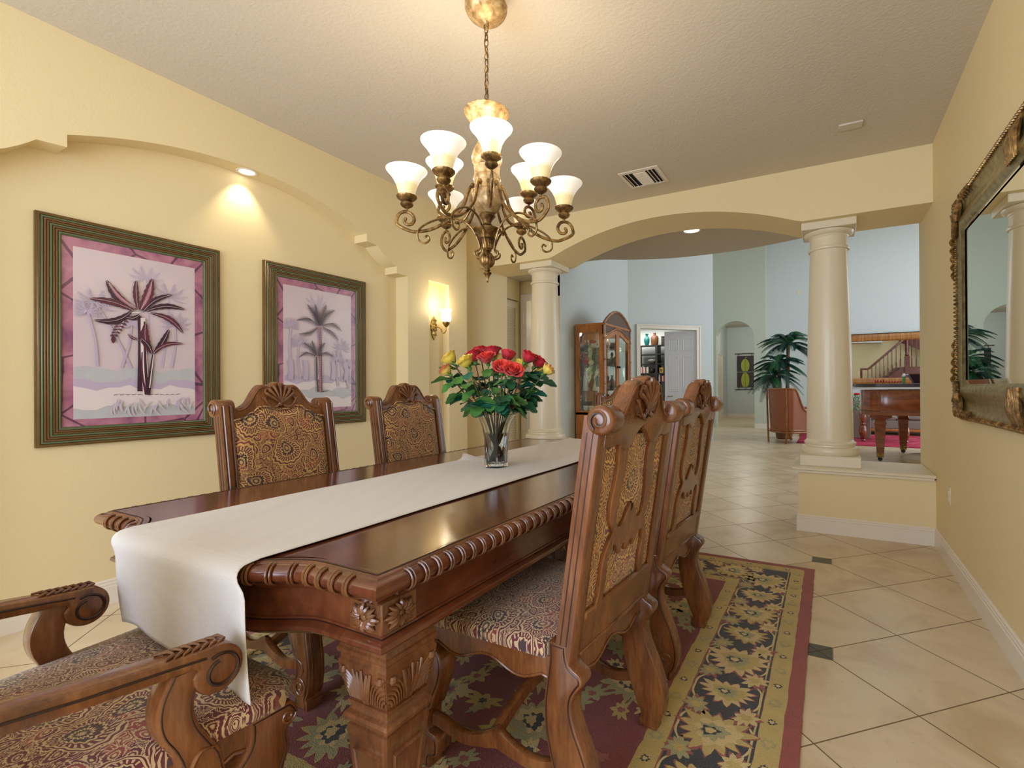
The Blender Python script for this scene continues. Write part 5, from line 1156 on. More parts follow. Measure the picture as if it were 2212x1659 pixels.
t = thing('wooden_cupboard', 'tall honey oak cupboard glimpsed beside the left column through the hall doorway', 'cupboard', (-3.78, 7.2, 0)); b = MB(); b.box(-.3, -.25, 0, .3, .25, 1.25, 0, .01); b.build('body', OAK, t)
b = MB(); b.box(-.31, -.27, 1.25, .31, .26, 1.29, 0, .008); b.build('top', OAK, t)
for x in (-.28, .01): b = MB(); b.box(x, -.262, .08, x+.27, -.248, 1.18, 0, .005); b.build('door', OAK, t)
# ---------------------------------------------------------------- china cabinet
def cabinet():
    X0, X1, Y0, Y1 = -3.275, -2.822, 6.425, 7.475; t = thing('china_cabinet', 'glazed honey wood china cabinet with an arched bamboo-trimmed pediment, filled with ornaments', 'cabinet', (X0, Y0, 0)); W, D_, H = Y1-Y0, X1-X0, 2.115
    bam = wood('bamboo_trim', sr(88, 52, 26), sr(150, 96, 48), sr(186, 134, 76), (9, 9, 9), .35, .3)
    b = MB(); b.box(0, 0, 0, D_, W, .10, 0, .004); b.box(0, 0, .10, D_, .02, .84, 0, .003); b.box(0, W-.02, .10, D_, W, .84, 0, .003); b.box(0, .02, .1, .02, W-.02, .84); b.box(D_-.02, .02, .10, D_, W-.02, .84, 0, .003); b.box(0, 0, .80, D_, W, .855, 0, .003)
    for x0, x1 in ((0, .06), (D_-.075, D_)):
        for y in (0, W-.03): b.box(x0, y, .855, x1, y+.03, H)
    for y in (.001, W-.031): b.box(.061, y, 1.99, D_-.076, y+.03, H-.031); 
    b.box(-.003, -.004, H-.03, D_+.003, W+.004, H+.003, 0, .003); b.build('case', OAK, t)
    b = MB(); b.box(.005, .03, .855, .012, W-.03, H-.03); b.build('mirrored_back', MIR, t, False)
    b = MB(); b.box(.07, -.006, .17, D_-.09, .004, .74, 0, .005); b.build('side_panel', OAK, t)
    for y in (.010, W-.014):
        b = MB(); b.box(.06, y, .855, D_-.075, y+.004, 1.99); b.build('side_glass', GLT, t, False)
    for z in (1.14, 1.51, 1.765):
        b = MB(); b.box(.014, .03, z, D_-.05, W-.03, z+.008); b.build('glass_shelf', GLT, t, False)
    # pediment: arched, caned, with bamboo rods
    def top_(u): return 2.10+.225*(sin(pi*u))**.85
    def low_(u): a = abs(u-.5)*2; return 1.955+.115*(.5+.5*cos(pi*a))
    us = [k/32 for k in range(33)]; o = [(W*u, top_(u)) for u in us]+[(W*u, low_(u)) for u in reversed(us)]
    b = MB(); b.plate(o, D_-.03, D_-.005, 'x', .002); PD = b.build('pediment', CANE, t)
    b = MB(); b.tube([(D_-.004, W*u, top_(u)) for u in us], .022, 8); b.tube([(D_-.0, W*u, low_(u)) for u in us], .016, 8)
    for k in range(1, 9): u = k/9; b.ball((D_-.004, W*u, top_(u)), .025, 10); b.ball((D_, W*u, low_(u)), .019, 8)
    b.build('bamboo_moulding', bam, PD)
    for y in (.012, W-.012):
        b = MB(); b.tube([(D_, y, z) for z in (.1, .5, 1.0, 1.5, 2.1)], .020, 8)
        for z in (.3, .7, .9, 1.25, 1.6, 1.9, 2.1): b.ball((D_, y, z), .025, 10)
        b.build('bamboo_post', bam, t)
    for s in (0, 1):
        y0, y1 = (.035, W/2-.003) if s == 0 else (W/2+.003, W-.035); us2 = [y0+(y1-y0)*k/12 for k in range(13)]
        def T(y): return low_(y/W)-.02
        for nm in ('cabinet_door',):
            o = [(y0, .87), (y1, .87)]+[(y, T(y)) for y in reversed(us2)]; i_ = .055; i0, i1 = y0+i_, y1-i_; us3 = [i0+(i1-i0)*k/12 for k in range(13)]
            inn = [(i0, .93), (i1, .93)]+[(y, T(y)-.06) for y in reversed(us3)]
            b = MB(); n = len(o); R4 = [[(x, y, z) for y, z in P_] for x, P_ in ((D_-.022, o), (D_-.002, o), (D_-.002, inn), (D_-.022, inn))]; b.loft(R4, True, False, 0, loop=True); dr = b.build('door', OAK, t, False)
            b = MB(); b.plate(inn, D_-.014, D_-.010, 'x', 0); b.build('glass', GLT, dr, False)
            yk = y1-.03 if s == 0 else y0+.03; b = MB(); b.ball((D_+.012, yk, 1.50), .018, 10); b.build('knob', BLK, dr)
        b = MB(); b.box(D_-.01, y0+.05, .16, D_+.006, y1-.05, .74, 0, .006); b.build('lower_panel', OAK, t)
def pane():
    m = N('thin_pane_glass'); tr = m.n('BsdfTransparent'); tr.inputs[0].default_value = (.95, .98, .96, 1); gl = m.n('BsdfGlossy'); gl.inputs['Roughness'].default_value = .0; mx = m.n('MixShader'); mx.inputs[0].default_value = .09
    m.l(tr.outputs[0], mx.inputs[1]); m.l(gl.outputs[0], mx.inputs[2]); m.l(mx.outputs[0], m.t.nodes['Material Output'].inputs[0]); return m.mat
GLT = pane()
def cane():
    m = N('woven_cane'); v = m.co('Object'); w1 = m.n('TexWave'); w1.bands_direction = 'Y'; w1.inputs['Scale'].default_value = 28; m.l(v, w1.inputs['Vector']); m.base(m.mix(w1.outputs['Fac'], sr(70, 52, 44), sr(128, 104, 84))); m.p(Roughness=.6); m.bump(w1.outputs['Fac'], .5, .004); return m.mat
CANE = cane(); cabinet()
PORC = plain('white_porcelain', sr(234, 230, 222), .2, coat=.4); TEAL = plain('teal_glaze', sr(20, 110, 104), .3); REDG = plain('red_glaze', sr(170, 44, 40), .3); GRYG = plain('grey_pewter', sr(120, 118, 114), .35); BRNG = plain('brown_glaze', sr(110, 72, 44), .3); BLKG = plain('black_glaze', sr(30, 28, 28), .3)
def orn(nm, label, loc, prof, m, extra=None, cat='ornament', group='ornaments in the china cabinet', n=20):
    t = thing(nm, label, cat, loc, 0, group); b = MB(); b.lathe(prof, n); b.build('body', m, t)
    if extra: extra(t)
    return t
def spots(t):
    b = MB()
    for a, z, r in ((-1.9, .05, .022), (-1.2, .075, .018), (-.7, .04, .02), (-2.6, .07, .02), (0, .06, .02)): b.ball((.098*cos(a), .098*sin(a), z), r, 8, 0, (.5, .5, 1))
    b.build('black_patches', BLKG, t); b = MB(); b.ball((.0, -.10, .085), .034, 10, 0, (1.3, .5, 1)); b.ball((.05, -.09, .08), .024, 8, 0, (1, .5, 1)); b.build('red_flower', REDG, t)
BOWL = [(.04, 0), (.07, .01), (.095, .05), (.10, .09), (.104, .11), (.098, .112), (.09, .09), (.06, .02), (.001, .015)]
FIG = [(.034, 0), (.036, .01), (.022, .03), (.034, .07), (.04, .10), (.028, .14), (.014, .16), (.02, .18), (.022, .20), (.012, .22), (.001, .225)]
VAS = [(.03, 0), (.034, .01), (.05, .06), (.055, .10), (.04, .15), (.016, .19), (.016, .22), (.026, .235), (.02, .235), (.001, .22)]
point('cabinet_fill_light', (-3.05, 6.95, 2.04), 2.5, (1, .93, .82), .04)  # added light brightening the dark cabinet interior, no lamp fitting inside
orn('ceramic_bowl', 'white bowl with black patches and a red flower, top cabinet shelf', (-3.03, 6.56, 1.774), BOWL, PORC, spots, 'bowl')
t = thing('gift_box', 'teal and green upright box on the upper glass shelf of the china cabinet', 'box', (-3.03, 6.66, 1.519), 0, 'ornaments in the china cabinet'); b = MB(); b.box(-.085, -.02, 0, 0, .02, .16); b.build('left_half', plain('green_card', sr(22, 92, 70), .5), t); b = MB(); b.box(0, -.02, 0, .085, .02, .16); b.build('right_half', plain('blue_card', sr(24, 110, 130), .5), t)
def comb(t): b = MB(); b.ball((0, -.01, .16), .022, 8); b.ball((.0, -.03, .11), .02, 8); b.build('comb', REDG, t)
orn('rooster_figurine', 'red and brown rooster figurine left of the teal box', (-3.17, 6.54, 1.519), [(.03, 0), (.03, .01), (.02, .02), (.05, .05), (.055, .08), (.03, .11), (.018, .13), (.02, .15), (.001, .165)], REDG, comb, 'figurine')
orn('seashell_figurine', 'small round white ornament in front of the teal box', (-3.06, 6.50, 1.519), [(.02, 0), (.04, .02), (.045, .045), (.03, .07), (.001, .08)], PORC, None, 'figurine')
orn('rooster_figurine', 'little brown rooster figurine right of the teal box', (-2.94, 6.55, 1.519), [(.03, 0), (.03, .01), (.02, .02), (.045, .05), (.05, .08), (.03, .11), (.018, .13), (.02, .15), (.001, .165)], BRNG, comb, 'figurine')
orn('angel_figurine', 'tall white angel figurine at the left of the middle shelf', (-3.17, 6.55, 1.148), [(.045, 0), (.05, .01), (.04, .1), (.03, .2), (.02, .25), (.024, .28), (.001, .31)], PORC, None, 'figurine')
orn('lady_figurine', 'white and teal lady figurine at the right of the middle shelf', (-3.00, 6.54, 1.148), [(.05, 0), (.055, .01), (.04, .08), (.025, .15), (.03, .2), (.016, .24), (.022, .27), (.001, .30)], PORC, lambda t: MB().lathe([(.041, .06), (.03, .14), (.034, .19), (.02, .22), (.02, .06)], 16, (.018, 0)).build('teal_shawl', TEAL, t), 'figurine')
orn('cream_jug', 'small patterned jug between the two white figurines', (-3.085, 6.60, 1.148), VAS, BRNG, None, 'jug')
for k, (x, y) in enumerate(((-3.16, 6.52), (-3.06, 6.50), (-2.97, 6.53))):
    orn('tea_cup', ('white tea cup leftmost on the bottom of the china cabinet', 'white tea cup in the middle of the cabinet bottom', 'white tea cup rightmost on the bottom of the china cabinet')[k], (x, y, .856), [(.02, 0), (.034, .02), (.038, .06), (.040, .075), (.036, .075), (.03, .02), (.001, .01)], PORC, lambda t: MB().tube([(.036+.018*sin(a), 0, .04+.02*cos(a)) for a in [pi*j/8 for j in range(9)]], .004, 6).build('handle', PORC, t), 'cup')
rnd = random.Random(8); kinds = ((VAS, GRYG, 'pewter_vase', 'vase'), (FIG, PORC, 'porcelain_figurine', 'figurine'), (BOWL, GRYG, 'pewter_bowl', 'bowl'), (FIG, BRNG, 'brown_figurine', 'figurine'))
wh = ('on the top shelf', 'on the upper middle shelf', 'on the lower middle shelf', 'on the bottom')
for j, z in enumerate((1.774, 1.519, 1.148, .856)):
    for k, y in enumerate((6.80, 6.98, 7.14, 7.32)):
        pr_, m_, nm, ca = kinds[(j+k) % 4]; orn(nm, '%s seen through the front glass doors, %s, %s' % (nm.replace('_', ' '), wh[j], ('nearest end', 'left of centre', 'right of centre', 'far end')[k]), (-3.0, y, z), pr_, m_, None, ca)
# ---------------------------------------------------------------- office door leaf, bookcase and its things
GRYD = plain('grey_door_paint', sr(206, 204, 206), .4)
hx_, hy_ = -2.585, 10.935
t = thing('office_door', 'white six-panel door standing half open in the far doorway', 'door', (hx_, hy_, .01), math.atan2(10.70-hy_, -3.235-hx_))
b = MB(); Wd = .69; b.box(0, -.02, 0, Wd, .02, 2.41, 0, .002); b.build('door_slab', GRYD, t)
for z0, z1 in ((.22, .88), (1.08, 1.86), (1.98, 2.25)):
    for x0 in (.09, .385):
        for s in (-1, 1):
            b = MB(); y = s*.0205; b.loft([[(x0, y, z0), (x0+.215, y, z0), (x0+.215, y, z1), (x0, y, z1)], [(x0+.012, y+s*.007, z0+.012), (x0+.203, y+s*.007, z0+.012), (x0+.203, y+s*.007, z1-.012), (x0+.012, y+s*.007, z1-.012)], [(x0+.026, y+s*.001, z0+.026), (x0+.189, y+s*.001, z0+.026), (x0+.189, y+s*.001, z1-.026), (x0+.026, y+s*.001, z1-.026)], [(x0+.05, y+s*.006, z0+.05), (x0+.165, y+s*.006, z0+.05), (x0+.165, y+s*.006, z1-.05), (x0+.05, y+s*.006, z1-.05)]], True, True); b.build('panel', GRYD, t, False)
for s in (-1, 1): b = MB(); b.tube([(Wd-.06, s*.02, .98), (Wd-.06, s*.055, .98), (Wd-.12, s*.06, .975), (Wd-.17, s*.055, .98)], .009, 8); b.lathe([(.001, 0), (.001, 0)], 3); b.build('lever_handle', BRS, t)
BKM = plain('black_brown_laminate', sr(40, 36, 36), .45)
def bookcase():
    t = thing('bookcase', 'black open bookcase inside the office, seen through the far doorway', 'bookcase', (-4.80, 13.15, 0)); W = 1.75
    for x in (0, .56, 1.13, 1.71): b = MB(); b.box(x, 0, 0, x+.06 if x else .06, .33, 2.345); b.build('upright', BKM, t, False)
    for z in (.08, .45, .80, 1.07, 1.33, 1.57, 1.83, 2.10, 2.345): b = MB(); b.box(.0, .001, z-.012, W+.02, .329, z+.012); b.build('shelf', BKM, t, False)
    b = MB(); b.box(.0, .325, 0, W, .335, .8); b.build('back_panel', BKM, t, False)
bookcase()
G2 = 'things on the office bookcase'
BZ = 2.358
orn('green_vase', 'dark green slender vase standing on top of the office bookcase', (-4.52, 13.27, BZ), [(.045, 0), (.05, .02), (.075, .10), (.082, .17), (.06, .23), (.03, .26), (.03, .29), (.055, .325), (.05, .325), (.001, .28)], TEAL, None, 'vase', G2)
orn('brown_jar', 'tall brown glazed jar beside the green vase on the bookcase top', (-4.29, 13.27, BZ), [(.09, 0), (.095, .02), (.105, .1), (.108, .2), (.09, .25), (.04, .275), (.035, .31), (.045, .34), (.001, .34)], BRNG, None, 'jar', G2)
orn('lidded_pot', 'squat bronze lidded pot on a middle shelf of the office bookcase', (-4.36, 13.27, 1.842), [(.06, 0), (.08, .01), (.135, .06), (.14, .09), (.10, .125), (.03, .14), (.02, .155), (.012, .17), (.001, .172)], GRYG, None, 'pot', G2)
t = thing('storage_box', 'black box on top of the office bookcase next to the open door', 'box', (-3.93, 13.3, BZ), 0, G2); b = MB(); b.box(-.15, -.12, 0, .15, .12, .20, 0, .01); b.build('box_body', BKM, t); b = MB(); b.box(-.155, -.125, .20, .155, .125, .235, 0, .01); b.build('lid', BKM, t)
t = thing('yellow_tin', 'yellow tin standing on the right bay of the office bookcase', 'tin', (-4.09, 13.25, 1.582), 0, G2); b = MB(); b.box(-.055, -.04, 0, .055, .04, .15, 0, .006); b.build('tin_body', plain('yellow_tin', sr(196, 166, 70), .4), t); b = MB(); b.box(-.03, -.042, .04, .03, -.039, .11); b.build('label_patch', BRNG, t)
orn('black_teapot', 'black round teapot at the end of the upper row of books', (-4.36, 13.24, 1.582), [(.04, 0), (.07, .03), (.08, .07), (.06, .12), (.02, .14), (.001, .15)], BLKG, None, 'teapot', G2)
BC = [sr(196, 190, 182), sr(60, 56, 60), sr(150, 40, 44), sr(210, 204, 196), sr(34, 40, 60), sr(120, 70, 40), sr(190, 60, 50), sr(90, 90, 96)]; BMm = [plain('book_cover_%s' % n_, c, .5) for n_, c in zip(('ivory', 'charcoal', 'crimson', 'white', 'navy', 'tan', 'scarlet', 'grey'), BC)]; CN = ('ivory', 'charcoal', 'crimson', 'white', 'navy', 'tan', 'scarlet', 'grey')
ORD = ('first', 'second', 'third', 'fourth', 'fifth', 'sixth', 'seventh', 'eighth', 'ninth')
def row(x, y, z, n, gr, lab, seed):
    r = random.Random(seed)
    for k in range(n):
        w_ = r.uniform(.022, .042); h = r.uniform(.16, .21); q = r.randrange(8); t = thing('book', '%s %s book, %s from the left %s' % (('tall', 'short')[h < .185], CN[q], ORD[k], lab), 'book', (x, y, z), 0, gr); b = MB(); b.box(0, -.07, 0, w_-.002, .07, h, 0, .002); b.build('cover', BMm[q], t); b = MB(); b.box(.002, -.066, h-.002, w_-.004, .072, h+.0008); b.build('pages', PORC, t, False); x += w_
row(-4.72, 13.26, 1.582, 9, 'books in the upper row of the bookcase', 'in the upper left row', 1); row(-4.16, 13.26, 1.342, 7, 'books in the right bay of the bookcase', 'in the right bay row', 2); row(-4.72, 13.26, 1.342, 7, 'books in the second row of the bookcase', 'in the second left row', 3)
# ---------------------------------------------------------------- corridor beyond the arch: hanging art and a door
def gourd():
    t = thing('hanging_art', 'two-panel hanging of a yellow green gourd on dark canvas in the far corridor', 'wall art', (-2.87, 20.08, 1.08)); cv = plain('charcoal_canvas', sr(70, 62, 62), .8, var=.15); gr = plain('gourd_green', sr(164, 172, 60), .5, var=.2, bs=30)
    for z in (0, 1.385): b = MB(); b.tube([(-.36, -.03, z), (.36, -.03, z)], .011, 8); b.ball((-.37, -.03, z), .02, 8); b.ball((.37, -.03, z), .02, 8); b.build('rod', BLK, t)
    for z0, z1 in ((.09, .66), (.70, 1.30)):
        b = MB(); b.box(-.305, -.035, z0, .305, -.01, z1, 0, .003); b.build('canvas', cv, t)
    for x in (-.24, .24): b = MB(); b.box(x-.012, -.032, 0, x+.012, -.028, 1.385); b.build('strap', BRNG, t, False)
    b = MB()
    def ell(cz, rz_, rx, z0, z1, d): 
        P_ = []
        for k in range(40): a = 2*pi*k/40; P_.append((rx*cos(a), max(z0, min(z1, cz+rz_*sin(a)))))
        b.plate(P_, -.036, -.036-d, 'y', .004)
    ell(.92, .26, .155, .705, 1.2, .010); b.tube([(0, -.045, 1.15), (.02, -.045, 1.22), (.045, -.043, 1.27)], .012, 6); b.build('gourd_top', gr, t)
    b = MB(); ell(.36, .30, .15, .1, .655, .010); b.build('gourd_bottom', gr, t)
    b = MB()
    for x in (-.0,): b.tube([(x, -.047, .13), (x, -.047, .64)], .007, 6); b.tube([(x, -.047, .72), (x, -.047, 1.14)], .007, 6)
    b.build('gourd_crease', plain('olive_line', sr(84, 92, 30), .6), t)
gourd()
b = MB(); casing(b, (-3.55, 18.9), (-3.55, 18.1), 2.35, .07, .02, 1); b.box(-3.56, 18.1, 0, -3.535, 18.9, 2.33); struct(b, 'door_3', WHT)
# ---------------------------------------------------------------- leather armchair and palm
LEA = plain('tan_leather', sr(150, 84, 48), .38, var=.18, bs=12, coat=.15); BAMB = wood('bamboo_frame', sr(92, 48, 20), sr(150, 88, 38), sr(190, 124, 60), (8, 8, 4), .35, .3)
def tub():
    t = thing('leather_armchair', 'tan leather tub armchair with a bamboo-style frame, in front of the palm', 'armchair', (-.98, 11.36, 0), radians(-46)); b = MB()
    def plan(u): # u 0..1 round the back from left front to right front
        if u < .3: k = u/.3; return (-.33, .62-.50*k)
        if u > .7: k = (u-.7)/.3; return (.33, .12+.50*k)
        a = pi+pi*(u-.3)/.4; return (.33*cos(a)*1.0, .12+.15*sin(a))
    def topz(u): a = abs(u-.5)*2; return 1.13 if a < .42 else 1.13-(.46)*(.5-.5*cos(pi*min(1, (a-.42)/.3)))
    vs = []; n = 48; rows = []
    for (k_, off) in ((0, 0.0), (1, .07)):
        for i in range(n+1):
            u = i/n; x, y = plan(u); c = Vector((x, y-.25)).normalized(); z1 = topz(u); fl = 1.0
            rows.append([(x*(1+.0)-c.x*off, y-c.y*off, .24), (x*1.05-c.x*off, y+c.y*.015-c.y*off, .6), (x*1.10-c.x*off, y+c.y*.05-c.y*off, z1)])
    for rset in (rows[:n+1], rows[n+1:]):
        b.loft([list(r) for r in rset], False, False)
    o = rows[:n+1]; i_ = rows[n+1:]
    for i in range(n): b.add([o[i][2], o[i+1][2], i_[i+1][2], i_[i][2]], [(0, 1, 2, 3)])
    for e in (0, n): b.add([o[e][0], o[e][1], o[e][2], i_[e][2], i_[e][1], i_[e][0]], [(0, 1, 2, 3, 4, 5)])
    b.build('upholstered_shell', LEA, t, ang=50)
    b = MB(); b.tube([(r[2][0], r[2][1], r[2][2]+.012) for r in o], .020, 8); b.build('top_rail', BAMB, t)
    b = MB(); b.tube([(r[0][0]*1.03, r[0][1]-.0, .235) for r in o]+[(-.33, .62, .235)], .022, 8); b.tube([(r[0][0]*1.03, r[0][1]-.0, .275) for r in o], .014, 8); b.build('base_rail', BAMB, t)
    b = MB(); b.box(-.26, .06, .26, .26, .62, .46, 0, .04); b.build('seat_cushion', LEA, t)
    for s in (-1, 1):
        b = MB(); b.tube([(s*.27, -.015, 0), (s*.285, -.015, .25), (s*.295, -.02, .6), (s*.30, -.03, 1.13)], .020, 8); b.build('rear_leg', BAMB, t)
        b = MB(); b.tube([(s*.33, .64, 0), (s*.31, .58, .1), (s*.32, .58, .24)], .026, 8); b.build('front_leg', BAMB, t)
    t2 = thing('throw_pillow', 'dark red pillow leaning in the leather armchair', 'pillow', (-.70, 11.60, .47), radians(-46)); b = MB(); b.box(-.18, -.06, 0, .18, .06, .32, 0, .055); b.build('pillow_body', REDC, t2); b = MB(); b.tube([(-.17, 0, .01), (.17, 0, .01), (.17, 0, .31), (-.17, 0, .31)], .006, 6, closed=True); b.build('piping', REDC, t2)
REDC = plain('dark_red_cloth', sr(112, 30, 36), .85); tub()
PLM = [plain('palm_leaf_dark', sr(20, 66, 54), .45, var=.3, bs=30), plain('palm_leaf_green', sr(42, 104, 60), .45, var=.3, bs=30)]; TRK = plain('palm_trunk', sr(104, 88, 74), .9, var=.3, bs=50, bump=.5)
def palm():
    rnd = random.Random(4); t = thing('potted_palm', 'tall artificial palm with drooping fronds behind the leather armchair', 'palm', (-.93, 12.35, 0))
    b = MB(); b.lathe([(.14, 0), (.17, .02), (.20, .30), (.22, .33), (.20, .34), (.17, .30), (.001, .28)], 24); b.build('pot', BRNG, t)
    tr = (((.06, 0), (.10, 0), 2.15), ((-.05, 0), (-.10, -.05), 1.72), ((-.12, .05), (-.22, -.02), 1.45))
    for (x0, y0), (x1, y1), h in tr:
        b = MB(); P_ = [(x0+(x1-x0)*k/16, y0+(y1-y0)*k/16, .28+(h-.28)*k/16) for k in range(17)]; b.tube(P_, lambda q: .045-.012*q+.006*(int(q*16) % 2), 8); b.build('trunk', TRK, t)
        nf = 34 if h > 2 else 24
        for k in range(nf):
            a = 2*pi*k/nf*2.4+rnd.random(); el = radians(rnd.choice((80, 62, 45, 28, 10, -10)))+rnd.uniform(-.1, .1); L = rnd.uniform(.62, .82)*(1 if h > 2 else .85); P_ = []
            for j in range(9):
                q = j/8; r = L*q*cos(el*(1-q*.3)); z = h+L*q*sin(el)-.42*L*q*q*1.7; P_.append(Vector((x1+r*cos(a), y1+r*sin(a), z)))
            b = MB(); b.tube([tuple(p) for p in P_], lambda q: .005*(1-q)+.001, 5); F = spline([tuple(p) for p in P_], 3)
            for j in range(3, len(F)-1):
                p = F[j]; d = (F[j+1]-F[j-1]).normalized(); s_ = d.cross(Vector((0, 0, 1))).normalized(); q = j/len(F); l = .15*sin(pi*min(.95, q*.85+.12))
                for s in (-1, 1):
                    for o_ in (0, .34, .67):
                        pp = p+(F[j+1]-p)*o_; e = pp+(s_*s*.75+d*.65).normalized()*l+Vector((0, 0, -l*.45)); m_ = (pp+e)/2+Vector((0, 0, l*.12)); w_ = d*.0045
                        b.add([tuple(pp-w_*.5), tuple(m_-w_), tuple(e), tuple(m_+w_), tuple(pp+w_*.5)], [(0, 1, 2, 3, 4)])
            b.build('frond', PLM[(k+int(h*10)) % 3 == 0], t, False)
palm()
t = thing('side_table', 'small wooden side table behind the leather armchair, its edge beside the column', 'side table', (-.42, 13.2, 0)); b = MB(); b.box(-.25, -.25, .66, .25, .25, .70, 0, .008); b.build('table_top', OAK, t)
for x in (-.21, .21):
    for y in (-.21, .21): b = MB(); b.box(x-.02, y-.02, 0, x+.02, y+.02, .66); b.build('leg', OAK, t)
MAG = plain('magenta_rug_pile', sr(176, 36, 70), .95, var=.35, bs=14); PNK = plain('pale_pink_pile', sr(214, 150, 160), .95)
b = MB(); b.box(-.62, 11.45, .001, 3.4, 14.05, .014, 0, .004)
for k in range(60):
    r_ = random.Random(k); x = -.5+3.7*r_.random(); y = 11.55+2.4*r_.random(); b.box(x, y, .0141, x+.08+.14*r_.random(), y+.025, .0148, 1)
o = b.build('living_room_rug', [MAG, PNK], smooth=False); tag(o, 'magenta patterned rug on the far living room floor under the piano and armchair', 'rug')
# ---------------------------------------------------------------- grand piano
MAH = wood('piano_mahogany', sr(84, 38, 22), sr(138, 74, 42), sr(170, 102, 62), (1.2, 1.2, 6), .16, .7)
def piano():
    t = thing('grand_piano', 'mahogany grand piano with closed dark lid, seen through the opening beside the right column', 'piano', (.44, 9.0, 0))
    out = [(2.3, 0), (.5, 0), (.2, .05), (.06, .16), (.01, .36), (.03, .7), (.22, 1.2), (.55, 1.65), (1.1, 1.9), (2.3, 1.95)]; P_ = [(p.x, p.y) for p in spline([(x, y, 0) for x, y in out], 6)]
    b = MB(); b.plate(P_, .74, 1.135, 'z', .008, 0, 2); b.build('case', MAH, t, ang=30)
    b = MB(); Q = [(x*1.004-.004, y*1.004-.004) for x, y in P_]; b.prof([(0, .80), (.010, .80), (.010, .812), (0, .812)], [(x, y) for x, y in Q], False); b.build('case_moulding', BRNG, t)
    big = [(1.15+(x-1.15)*1.10, .97+(y-.97)*1.05) for x, y in P_]; b = MB(); b.plate(big, 1.155, 1.172, 'z', .004); b.build('lid_rim', PORC, t, ang=30)
    b = MB(); b.plate([(1.15+(x-1.15)*1.07, .97+(y-.97)*1.03) for x, y in P_], 1.178, 1.232, 'z', .006); b.build('lid', plain('dark_lid', sr(70, 62, 66), .35), t, ang=30)
    for (x, y) in ((.27, .30), (.72, 1.6), (2.0, .9)):
        b = MB(); rg = lambda w_, z: [(x-w_, y-w_, z), (x+w_, y-w_, z), (x+w_, y+w_, z), (x-w_, y+w_, z)]; b.loft([rg(.15, .74), rg(.15, .70), rg(.07, .66), rg(.085, .60), rg(.075, .58), rg(.05, .12)], True, True); L = b.build('leg', MAH, t, False)
        b = MB(); b.loft([rg(.053, .13), rg(.046, .06)], True, True); b.build('brass_ferrule', BRS, L, False); b = MB(); b.tube([(x, y-.012, .035), (x, y+.012, .035)], .034, 14); b.build('caster', BLKG, L)
    for dx in (0, .16): b = MB(); b.tube([(.98+dx, .9, .74), (1.2+dx, 1.0, .16)], .012, 6); b.build('pedal_brace', MAH, t)
    b = MB(); b.box(1.15, .86, .06, 1.4, .96, .14, 0, .01); b.build('pedal_box', BLKG, t)
piano()
LZ = 1.233
def poins():
    t = thing('red_flower_spray', 'spray of red silk flowers lying on the piano lid', 'flowers', (.80, 9.35, LZ)); rnd = random.Random(2)
    for k in range(9):
        b = MB(); x = -.13+.04*k
        for j in range(6): a = 2*pi*j/6+k; b.add([(x, 0, .01+.01*k % 3*.01), (x+.02*cos(a+.4), .02*sin(a+.4), .02), (x+.05*cos(a), .05*sin(a), .03+.02*rnd.random()+(.03 if k < 4 else 0)), (x+.02*cos(a-.4), .02*sin(a-.4), .02)], [(0, 1, 2, 3)])
        b.build('flower', REDF, t, False)
REDF = plain('red_silk', sr(200, 22, 30), .6); poins()
orn('green_candle', 'green pillar candle with a white shade standing on the piano lid', (1.035, 9.32, LZ), [(.02, 0), (.022, .005), (.022, .11), (.001, .11)], plain('green_wax', sr(110, 180, 110), .4), lambda t: MB().lathe([(.03, .11), (.012, .16), (.001, .16)], 12).build('white_top', PORC, t), 'candle', None)
t = thing('wooden_planter', 'dark purple-brown tapered wooden planter on the piano lid', 'planter', (1.42, 9.40, LZ)); b = MB(); b.loft([[(-.25, -.1, 0), (.3, -.1, 0), (.3, .1, 0), (-.25, .1, 0)], [(-.32, -.14, .14), (.36, -.14, .14), (.36, .14, .14), (-.32, .14, .14)]], True, True); b.build('planter_body', plain('plum_wood', sr(70, 40, 46), .35), t, False); b = MB(); b.box(-.33, -.15, .138, .37, .15, .15); b.build('planter_rim', BRNG, t, False)
t = thing('pet_bed', 'low round beige cushion on the floor beside the piano', 'cushion', (1.40, 8.95, 0)); b = MB(); b.lathe([(.30, 0), (.42, .03), (.455, .08), (.44, .13), (.36, .16), (.1, .165), (.001, .165)], 40); BGE = plain('beige_boucle', sr(168, 150, 124), .95, bump=.6, bs=120); b.build('cushion_body', BGE, t); b = MB(); b.lathe([(.20, .16), (.24, .20), (.22, .26), (.12, .28), (.001, .28)], 30, (.22, .05)); b.build('raised_end', BGE, t)
# ---------------------------------------------------------------- far mirror, sofa, table and greenery
def farmirror():
    t = thing('far_mirror', 'wide far-wall mirror in a ribbed wooden frame reflecting the staircase', 'mirror', (1.5, 15.2, 1.20)); hx, hz = 1.25, 1.365; RIB = wood('ribbed_wood', sr(92, 54, 20), sr(160, 104, 44), sr(192, 138, 72), (26, 2, .6), .35, .3)
    P = [(0, 0), (0, -.05), (.03, -.085), (.10, -.10), (.17, -.085), (.20, -.05), (.20, 0)]; cs = [(-hx, 0), (hx, 0), (hx, hz), (-hx, hz)]
    b = MB(); b.loft([[(x-(1 if x > 0 else -1)*o, y, z+(1 if z == 0 else -1)*o) for o, y in P] for x, z in cs], True, False, 0, loop=True); b.build('frame', RIB, t, ang=60)
    b = MB(); b.box(-hx+.19, -.035, .19, hx-.19, -.02, hz-.19); b.build('glass', MIR, t, False)
    for z in (.0, hz-.005): b = MB(); b.box(-hx-.005, -.07, z-.006, hx+.005, 0, z+.008); b.build('dark_edge', BLK, t, False)
farmirror()
